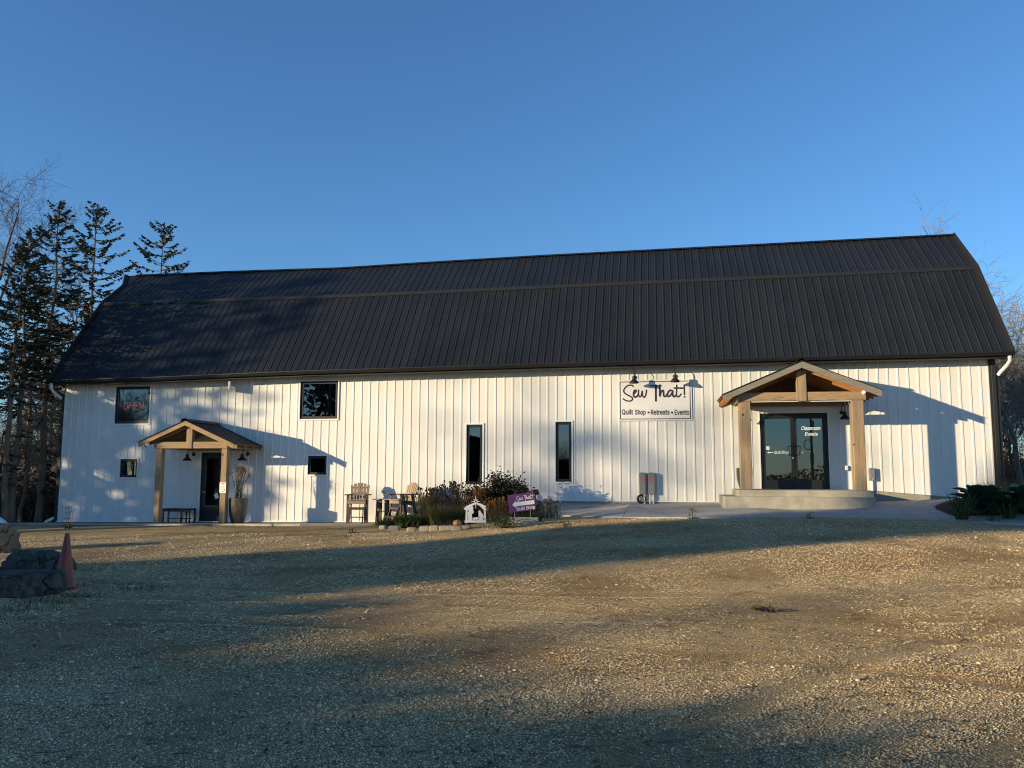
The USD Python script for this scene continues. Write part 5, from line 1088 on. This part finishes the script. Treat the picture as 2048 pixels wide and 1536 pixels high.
spec = [('A', 76, 29.5, 11.8, 'tall spruce with a narrow crooked tip, leaning right, second of the row', 20, 'sprA'), ('B', 150, 34.5, 13.6, 'tall spruce with an open crown just left of the barn roof', 140, 'sprB'),
        ('A', 24, 28.5, 10.3, 'spruce with a lit bare trunk and brown sparse top at the left', 200, None), ('C', 8, 27.5, 9.6, 'dark spruce with a nearly black trunk at the left edge', 70, 'sprC'),
        ('C', 88, 36, 9.2, 'thin shorter spruce between the two tallest spruces', 250, None), ('B', 304, 43, 16.2, 'dense wide spruce rising behind the left end of the roof', 290, None),
        ('A', 262, 46, 13.8, 'smaller spruce just left of the one behind the roof', 33, None), ('C', 398, 52, 14.9, 'spruce tip barely showing above the roof', 310, None), ('C', 44, 33.5, 10.2, 'dark spruce filling the gap between the two leftmost trunks', 15, None), ('A', 122, 38, 11.4, 'spruce half hidden between the two tallest ones', 265, None), ('C', 120, 42, 9.6, 'slim spruce half hidden behind the left corner of the barn', 99, None)]
protos = {}
PM = {'A': protoA, 'B': protoB, 'C': protoC}
for k, px, Y, H, lab, rot, nm in spec:
    P = spot(px, Y); sc = H / 12.
    if k not in protos: protos[k] = tree_thing('spruce_tree', lab, P, PM[k], SM, rot, sc)
    else: dup(protos[k], 'spruce_tree', lab, 'tree', P, rot, sc)
# bare tree at the left edge with long limbs reaching right
Y0 = 32.5; Pb = spot(-14, Y0)
def limb(*pp): return [AT(x, y, Y0 + dy) - Pb for x, y, dy in pp]
ex = [(limb((2, 790, 0), (30, 762, -.1), (62, 760, -.2), (88, 772, -.3), (118, 762, -.4), (158, 742, -.5)), .085), (limb((3, 735, 0), (30, 700, .1), (70, 690, .2), (108, 668, .3), (160, 655, .5)), .06),
      (limb((0, 640, 0), (32, 598, -.1), (60, 586, 0), (110, 582, .1), (126, 572, .2)), .055), (limb((0, 600, 0), (22, 540, 0), (50, 500, .1), (85, 470, .1), (120, 448, .2)), .05), (limb((0, 560, 0), (12, 500, 0), (28, 452, 0), (38, 420, .1), (34, 392, .1)), .05)]
tt_ = bare_tree(8.0, 207, .75, extra=ex, twigs=1.15, thick=1.0); tree_thing('bare_tree', 'bare dark tree at the left edge with long limbs reaching towards the barn', Pb, tt_, (m_bark, m_bark), names=('trunk', 'limbs'))
# bare trees right of and behind the barn
bts = [bare_tree(10, 211), bare_tree(10, 214, .75), bare_tree(10, 217, 1.0)]
bp = [None] * 3
for k, px, Y, H, rot, lab in ((1, 1985, 41, 10.4, 250, 'bare tree with fine upright twigs close behind the right gable'), (0, 2032, 38, 9.6, 310, 'pale twiggy bare tree between the two crooked ones at right'), (2, 45, 31, 9.0, 300, 'bare tree with dense twigs among the spruces at the left'), (1, 175, 40, 10.5, 220, 'bare tree between the tall spruces and the roof edge'), (0, 1992, 36, 11.4, 0, 'bare tree just right of the barn, twigs level with the roof break'), (1, 2052, 31, 11.8, 40, 'bare tree with a crooked limb at the right edge'), (2, 1962, 46, 11.6, 80, 'bare tree rising behind the right end of the roof'),
                              (1, 2030, 44, 11.0, 130, 'slender bare tree between the right edge and the barn corner'), (0, 2085, 40, 12.5, 200, 'bare tree partly out of the picture at the right'), (2, 2015, 58, 12.5, 10, 'farther pale bare tree near the right edge'),
                              (1, 1340, 66, 21.6, 10, 'bare treetop showing faintly above the middle of the roof'), (0, 1800, 62, 16.2, 60, 'bare treetop barely showing above the right part of the ridge'), (2, 225, 44, 12.2, 20, 'bare tree between the two spruces above the left roof edge'),
                              (1, 100, 38, 7.5, 90, 'bare understorey tree left of the barn corner'), (0, 70, 46, 10.5, 40, 'bare tree behind the spruce trunks at the left'), (2, 15, 40, 9.5, 140, 'grey bare tree behind the trunks at the far left')):
    P = spot(px, Y); sc = H / 9.6
    if bp[k] is None: bp[k] = tree_thing('bare_tree', lab, P, bts[k], (m_twig, m_twigl), rot, sc, names=('trunk', 'limbs'))
    else: dup(bp[k], 'bare_tree', lab, 'tree', P, rot, sc)
# brush beyond the barn
def brush(name, label, boxes, n, seed, matl, stem=m_twig):
    R = np.random.RandomState(seed); s = MB(); V = []
    for _ in range(n):
        b = boxes[R.randint(len(boxes))]; x, y = lerp(b[0], b[1], R.rand()), lerp(b[2], b[3], R.rand()); h = b[4] * (.35 + .75 * R.rand()); z = gz1b(x, y); p0 = np.array([x, y, z]); d = R.normal(0, .35, 3) * [1, 1, 0]
        p1 = p0 + d * h * .4 + [0, 0, h * .55]; p2 = p0 + d * h * 1.1 + [0, 0, h]; s.tube([p0, p1, p2], [.014, .010, .004], 3, False)
        for q in range(5):
            t = .3 + .65 * R.rand(); c = lerp(p0, p2, t); e = c + R.normal(0, .28, 3) + [0, 0, .25]; s.tube([c, e], [.006, .003], 3, False)
            V.append(lerp(c, e, R.rand())); V.append(e)
    V = np.array(V); v, f = leafcloud(len(V) * 2, .15, lambda R: V[R.randint(len(V))] + R.normal(0, .1, 3), seed + 1, .5)
    t = Thing(name, label, 'brush', (0, 0, 0), 0, kind='stuff'); t.part('stems', s, stem, local=True, kind='stuff'); t.part('leaves', MB().add(v, f), matl, local=True, kind='stuff')
gcache = {}
def gz1b(x, y):
    k = (round(x), round(y))
    if k not in gcache: gcache[k] = gz1(*k)
    return gcache[k]
brush('brush', 'tangle of olive and brown brush behind the spruce trunks at the left', [(-32, -16.5, 34, 44, 2.6), (-30, -17, 44, 56, 4.2), (-22, -16.6, 31.5, 36, 1.6)], 2600, 301, m_brush)
brush('brush', 'reddish grey brush beyond the low wall at the right', [(20, 36, 34, 46, 2.2), (16, 40, 46, 60, 3.2)], 1700, 302, m_rust, m_twig)

# trees up-sun, out of the picture on the left: they stand where the long shadows on the barn and yard come from, and the windows mirror them
SS = np.array([SUNDIR[1], -SUNDIR[0], 0])
def up_sun(s, back):        # s across the light (0 at the barn's left corner), back = metres towards the sun
    p = BO + SS * s - SUNDIR * back; return gspot(p[0], p[1])
cg = 'trees left of the yard whose shadows fall on the barn'
cedar = None
def cedar_mesh(H, rad_, seed, n=9000):
    R = np.random.RandomState(seed)
    def fn(R):
        z = R.rand() ** .8; r = rad_ * (1 - z ** 2.2) ** .6 * (.45 + .6 * R.rand()); a = R.rand() * 6.28; k = .85 + .25 * math.sin(3 * a + 9 * z); return np.array([r * k * math.cos(a), r * k * math.sin(a), .4 + (H - .5) * z])
    v, f = leafcloud(n, .42, fn, seed, .5); return MB().tube([(0, 0, 0), (.05, 0, H * .5), (0, 0, H * .9)], [.12, .08, .02], 8), MB().add(v, f)
cm = cedar_mesh(6., 1.9, 401, 14000); ce = cedar_mesh(6., 1.9, 402, 950)
def _fn(R): d = ball(R, .75, .75, 1., .1); return np.array([d[0], d[1], 4.45 + d[2] * 1.5])
_v, _f = leafcloud(64, .24, _fn, 403, .5); cf_ = (MB().tube([(0, 0, 0), (.04, 0, 3), (0, 0, 5.8)], [.07, .05, .01], 8), MB().add(_v, _f))
dups = {}
def shade(kind, s, back, H, rot, lab, wide=1.):
    P = up_sun(s, back)
    if kind in 'ABC': dup(protos[kind], 'spruce_tree', lab, 'tree', P, rot, (H / 12. * wide, H / 12. * wide, H / 12.), group=cg)
    elif kind in 'DEF':
        if kind not in dups:
            c_ = {'D': cm, 'E': ce, 'F': cf_}[kind]; dups[kind] = Thing('pine_tree' if kind == 'F' else 'cedar_tree', lab, 'tree', P, 0, group=cg); dups[kind].part('trunk', c_[0], m_bark, local=True); dups[kind].part('crown', c_[1], m_cedar, local=True); place(dups[kind], P, rot, (H / 6. * wide, H / 6. * wide, H / 6.))
        else: dup(dups[kind], 'pine_tree' if kind == 'F' else 'cedar_tree', lab, 'tree', P, rot, (H / 6. * wide, H / 6. * wide, H / 6.), group=cg)
    else: dup(bp[int(kind)], 'bare_tree', lab, 'tree', P, rot, (H / 9.6 * wide, H / 9.6 * wide, H / 9.6), group=cg)
O_ = ' out of the picture at left'
SHADE = [('B', -2.8, 30, 17, 10, 1.2, 'spruce whose shadow reaches the left end of the roof,'), ('A', -.3, 33, 18, 60, 1.2, 'tallest spruce shading the left wall,'), ('C', 2.0, 29, 16, 110, 1.1, 'slim spruce shading the upper left window,'), ('A', 3.0, 34, 15.6, 220, .85, 'spruce shading the wall above the small porch,'),
         ('E', .6, 27, 9.8, 0, 1.0, 'thin evergreen shading the small lower left window,'), ('E', -2.4, 26, 10, 0, 1.2, 'thin evergreen shading the left corner of the wall,'), ('E', 3.0, 31, 10., 80, .8, 'thin evergreen shading the small porch,'), ('E', 5.3, 33, 7.3, 140, .5, 'short thin evergreen shading the wall by the planter,'), ('D', 5.6, 36, 6.0, 30, .8, 'low evergreen shading the patio edge,'), ('1', 1., 40, 16, 0, 1., 'bare tree behind the spruces,'),
         
         ('F', 9.2, 95, 24.6, 130, 1., 'tall pine far beyond the yard, left one,'), ('F', 11.0, 100, 25.4, 30, .9, 'tall pine far beyond the yard, middle one,'), ('F', 13.2, 96, 25.0, 230, .7, 'tall pine far beyond the yard, right one,'),
         ('D', 14.0, 36, 5.6, 5, .6, 'low evergreen shading the middle of the yard,'), ('D', 18.4, 60, 19.5, 45, .5, 'big dense evergreen whose wide shadow crosses the yard,'), ('0', 18.8, 41, 11.0, 90, .8, 'bare tree whose twig shadows fall on the concrete apron,'), ('2', 19.2, 46, 12.5, 20, .8, 'bare tree beside the big dense evergreen,'), ('D', 22.2, 36, 6.95, 120, .85, 'small evergreen at the near edge of the wide shadow,'), ('D', 24.9, 110, 20.3, 20, .075, 'slender evergreen,'), ('D', 33.5, 36, 7.3, 130, 1.4, 'low evergreen shading the foreground, widest,')]
for i in range(15):
    s_ = 20.9 + .78 * i; t_ = .18 if s_ < 25.2 else .18 + .10 * (min(s_, 31) - 25.2); SHADE.append(('D', s_, 35.5 + .5 * (i % 3), (5.72 + 1.013 * t_) / .88, 53 * i, .7, 'evergreen of the windbreak row'))
for k, s, back, H, rot, wd, lab in SHADE: shade(k, s, back, H, rot, lab + O_, wd)
# behind the camera: what the windows and the glass door mirror
cg2 = 'trees behind the photographer mirrored in the windows'
for k, x, y, H, rot, lab in ((0, -45, -4, 12.5, 0, 'bare tree mirrored in the window with the neon sign'), (1, -52, -11, 14, 50, 'bare tree mirrored behind the neon sign'), (2, -60, -20, 15, 90, 'farthest bare tree mirrored in the window with the neon sign'), (2, -19, -17, 7.5, 10, 'bare tree mirrored at the top of the left tall window'), (1, -10.6, -15, 5.6, 70, 'short bare tree mirrored in the right tall window'), (2, -12.5, -20, 6, 30, 'bare tree mirrored behind another in the right tall window'), (0, -14, -30, 7, 200, 'small bare tree mirrored between the tall windows'), (1, -38, -20, 13, 10, 'bare tree mirrored in the square window right of the floodlight')):
    dup(bp[k], 'bare_tree', lab + ', standing behind the photographer', 'tree', gspot(x, y), rot, H / 9.6, group=cg2)
dup(protos['B'], 'spruce_tree', 'spruce mirrored in the square window right of the floodlight, standing behind the photographer', 'tree', gspot(-33, -15), 70, (1.4, 1.4, 1.35), group=cg2)
for q, x, y, H, w, lab in (('E', -36, -20, 14, .9, 'dense evergreen mirrored in the square window right of the floodlight'), ('D', -18.4, -15, 5.0, 1.3, 'rounded evergreen mirrored in the left tall window'), ('D', -10.6, -15, 3.0, 1.3, 'low evergreen mirrored in the right tall window'), ('D', -14, -28, 3.4, 1.4, 'low evergreen mirrored between the tall windows')): dup(dups[q], 'cedar_tree', lab + ', standing behind the photographer', 'tree', gspot(x, y), x * 7, (H / 6 * w, H / 6 * w, H / 6), group=cg2)
tl_ = MB(); R = np.random.RandomState(77); v, f = leafcloud(16000, 1.5, lambda R: np.array([(lambda a, r: np.array([r * math.sin(a), -r * math.cos(a), -1 + 5 * R.rand() ** 1.5 * (1 + .5 * math.sin(9 * a) + .4 * math.sin(23 * a))]))(R.uniform(-1.1, 1.2), 320 + 30 * R.rand())][0]), 78, .6)
ft = single('far_treeline', 'far dark line of trees across the fields behind the photographer', 'wood', MB().add(v, f), m_shrub, (0, 0, 0), kind='stuff', local=True)
P = gspot(8.5, -52)
up_ = Thing('utility_pole', 'wooden utility pole with a transformer, mirrored in the right glass door', 'pole', P, 0)
up_.part('pole', MB().tube([(0, 0, 0), (0, 0, 11)], [.17, .12], 10), m_pole, local=True); up_.part('crossarm', MB().box(-1.1, 1.1, -.06, .06, 10.2, 10.35), m_pole, local=True)
up_.part('transformer', MB().lathe([(0, 0), (.26, 0), (.28, .1), (.28, .9), (.2, 1.0), (0, 1.02)], 14, (.1, -.42, 7.4)), m_gbox, local=True, smooth=35); up_.part('meter_box', MB().box(-.2, .2, -.34, -.13, 3.4, 4.6), m_gbox, local=True)
for k in range(3): an = np.linspace(0, 6.28, 17); up_.part('cable_loop', MB().tube([(-.5 + .1 * k + .42 * math.cos(q), -.2, 5.6 + .6 * math.sin(q)) for q in an], [.02] * 17, 4, False), m_black, local=True)

# ------------------------------------------------------------------ gravel, leaves, grass
R = np.random.RandomState(9)
N = 270000
d = 3.7 * np.exp(R.rand(N) * math.log(22 / 3.7)); lat = (R.rand(N) * 2 - 1) * (d * .72 + 1.0); X, Y = lat, d
U_, W_ = uw(np.stack([X, Y, 0 * X], 1))
wfront = np.interp(U_, [a[0] for a in apf], [a[1] for a in apf], left=3.3)
ok = (W_ > np.where(U_ < 11.9, 2.05, np.where(U_ < 16.3, 3.4, wfront + .02))) & (X > -14) 
X, Y, d = X[ok], Y[ok], d[ok]; cl = meshkit.fbm(np.stack([X * .9, Y * .5, 0 * X], 1), 3, 8); keepm = R.rand(len(X)) < np.clip((cl - .30) * 3.2, .12, 1) * np.where(rut(X, Y) < -.007, .35, 1.); X, Y, d = X[keepm], Y[keepm], d[keepm]
Z = gz(X, Y); n = len(X); sz = (.0030 + .0038 * R.rand(n) ** 2.2 + .009 * (R.rand(n) < .012) * R.rand(n)) * (.72 + d / 9)
pi = UsdGeom.PointInstancer.Define(stage, '/World/gravel'); setd(pi.GetPrim(), kind='stuff', label='loose tan and pale gravel stones strewn over the yard', category='gravel')
cols = [((.51, .365, .19), (.24, .185, .12)), ((.57, .43, .245), (.33, .27, .195)), ((.42, .31, .175), (.16, .13, .10)), ((.62, .52, .34), (.40, .355, .28))]
for k, (a, b) in enumerate(cols):
    m = trimesh.creation.icosphere(1 if k % 2 else 0); v = m.vertices * (1 + .5 * (meshkit.noise(m.vertices * 2.3 + k * 5, k) - .5))[:, None] * [1, .8, .55]
    mm = mat('pebble_' + ['tan', 'pale', 'grey', 'white'][k], a, .9, rnd=.18, spec=.2)
    usdkit.mesh(stage, '/World/gravel/' + ['tan_pebble', 'pale_pebble', 'grey_pebble', 'white_pebble'][k], (v, m.faces), mm)
pi.CreatePrototypesRel().SetTargets([Sdf.Path('/World/gravel/' + x) for x in ('tan_pebble', 'pale_pebble', 'grey_pebble', 'white_pebble')])
pi.CreateProtoIndicesAttr(Vt.IntArray.FromNumpy(R.choice(4, n, p=[.36, .34, .2, .1]).astype(np.int32)))
pi.CreatePositionsAttr(Vt.Vec3fArray.FromNumpy(np.stack([X, Y, Z + sz * .16], 1).astype(np.float32)))
pi.CreateScalesAttr(Vt.Vec3fArray.FromNumpy(np.repeat(sz[:, None], 3, 1).astype(np.float32)))
an = R.rand(n) * math.pi; qt = np.zeros((n, 4), np.float16); qt[:, 2] = np.sin(an); qt[:, 3] = np.cos(an)
pi.CreateOrientationsAttr(Vt.QuathArray([Gf.Quath(float(c), 0, 0, float(s)) for s, c in zip(np.sin(an), np.cos(an))]))
# scattered dry leaves and twigs
def litter(n, dmin, dmax, size, seed):
    R = np.random.RandomState(seed); d = dmin * np.exp(R.rand(n) * math.log(dmax / dmin)); x = (R.rand(n) * 2 - 1) * d * .7; U, Wd = uw(np.stack([x, d, 0 * x], 1)); k = Wd > np.where(U < 16.3, 3.5, np.interp(U, [a[0] for a in apf], [a[1] for a in apf]) - .2); x, d = x[k], d[k]
    z = gz(x, d) + .006; V = []; F = []
    for i in range(len(x)):
        a = R.rand() * 6.28; L = size * (.5 + R.rand()); c, s = math.cos(a), math.sin(a); w = L * (.25 + .2 * R.rand()); cu_ = L * .25 * R.rand()
        q = np.array([(-L / 2, 0, cu_), (0, w / 2, .0), (L / 2, 0, cu_ * 1.2), (0, -w / 2, .3 * cu_), (0, 0, .1 * cu_)]); q = np.column_stack([q[:, 0] * c - q[:, 1] * s, q[:, 0] * s + q[:, 1] * c, q[:, 2]]) + [x[i], d[i], z[i]]
        b = 5 * i; V.append(q); F += [(b, b + 1, b + 4), (b + 1, b + 2, b + 4), (b + 2, b + 3, b + 4), (b + 3, b, b + 4)]
    return MB().add(np.vstack(V), F)
single('leaf_litter', 'dry brown leaves scattered over the gravel yard', 'leaves', litter(1300, 4, 19, .055, 91), m_leaf, (0, 0, 0), kind='stuff', local=True)
tw = MB(); R = np.random.RandomState(92)
for _ in range(240):
    d = 4.5 * math.exp(R.rand() * 1.3); x = R.uniform(-.6, .6) * d; L = .06 + .16 * R.rand(); a = R.normal(0, .5); z = gz1(x, d) + .006; tw.tube([(x, d, z), (x + L * .5 * math.cos(a), d + L * .5 * math.sin(a), z + .012 * R.rand()), (x + L * math.cos(a + .3), d + L * math.sin(a + .3), z + .004)], [.0035, .003, .002], 4, False)
single('twig_litter', 'small broken twigs scattered over the gravel yard', 'twigs', tw, m_twig, (0, 0, 0), kind='stuff', local=True)
P = GH(1532, 1222); v, f = leafcloud(34, .075, lambda R: np.array([R.normal(0, .08), R.normal(0, .05), .006 + .022 * R.rand()]), 93, .6, 0)
single('leaf_clump', 'curled clump of brown leaves on the sunlit gravel at right', 'leaves', MB().add(v, f), m_leaf, P, 0, local=True)
gmb = MB(); R = np.random.RandomState(94)
for x, y, n_, r in ((30, 1222, 260, .4), (95, 1205, 200, .25), (150, 1195, 100, .15), (290, 1178, 160, .22), (250, 1170, 60, .2), (30, 1243, 50, .3), (165, 1172, 80, .2), (700, 1072, 120, .4), (480, 1055, 140, .6)):
    P = GH(x, y)
    for _ in range(n_):
        p = P + [R.normal(0, r), R.normal(0, r * .5), 0]; z = gz1b(p[0], p[1]) if False else P[2]; h = .03 + .06 * R.rand(); a = R.rand() * 6.28; e = np.array([math.cos(a), math.sin(a), 0]) * h * .6; s = np.array([-math.sin(a), math.cos(a), 0]) * .004; gmb.add([p - s, p + s, p + e + [0, 0, h]], [(0, 1, 2)])
vv, ff = gmb.get(); tri0 = vv.reshape(-1, 3, 3); base = tri0[:, :2].mean(1); vv = (tri0 + np.array([0, 0, 1]) * (gz(base[:, 0], base[:, 1]) - base[:, 2] - .004)[:, None, None]).reshape(-1, 3)
single('grass', 'thin short grass round the boulders and on the gravel edges', 'grass', MB().add(vv, ff), m_green, (0, 0, 0), kind='stuff', local=True)
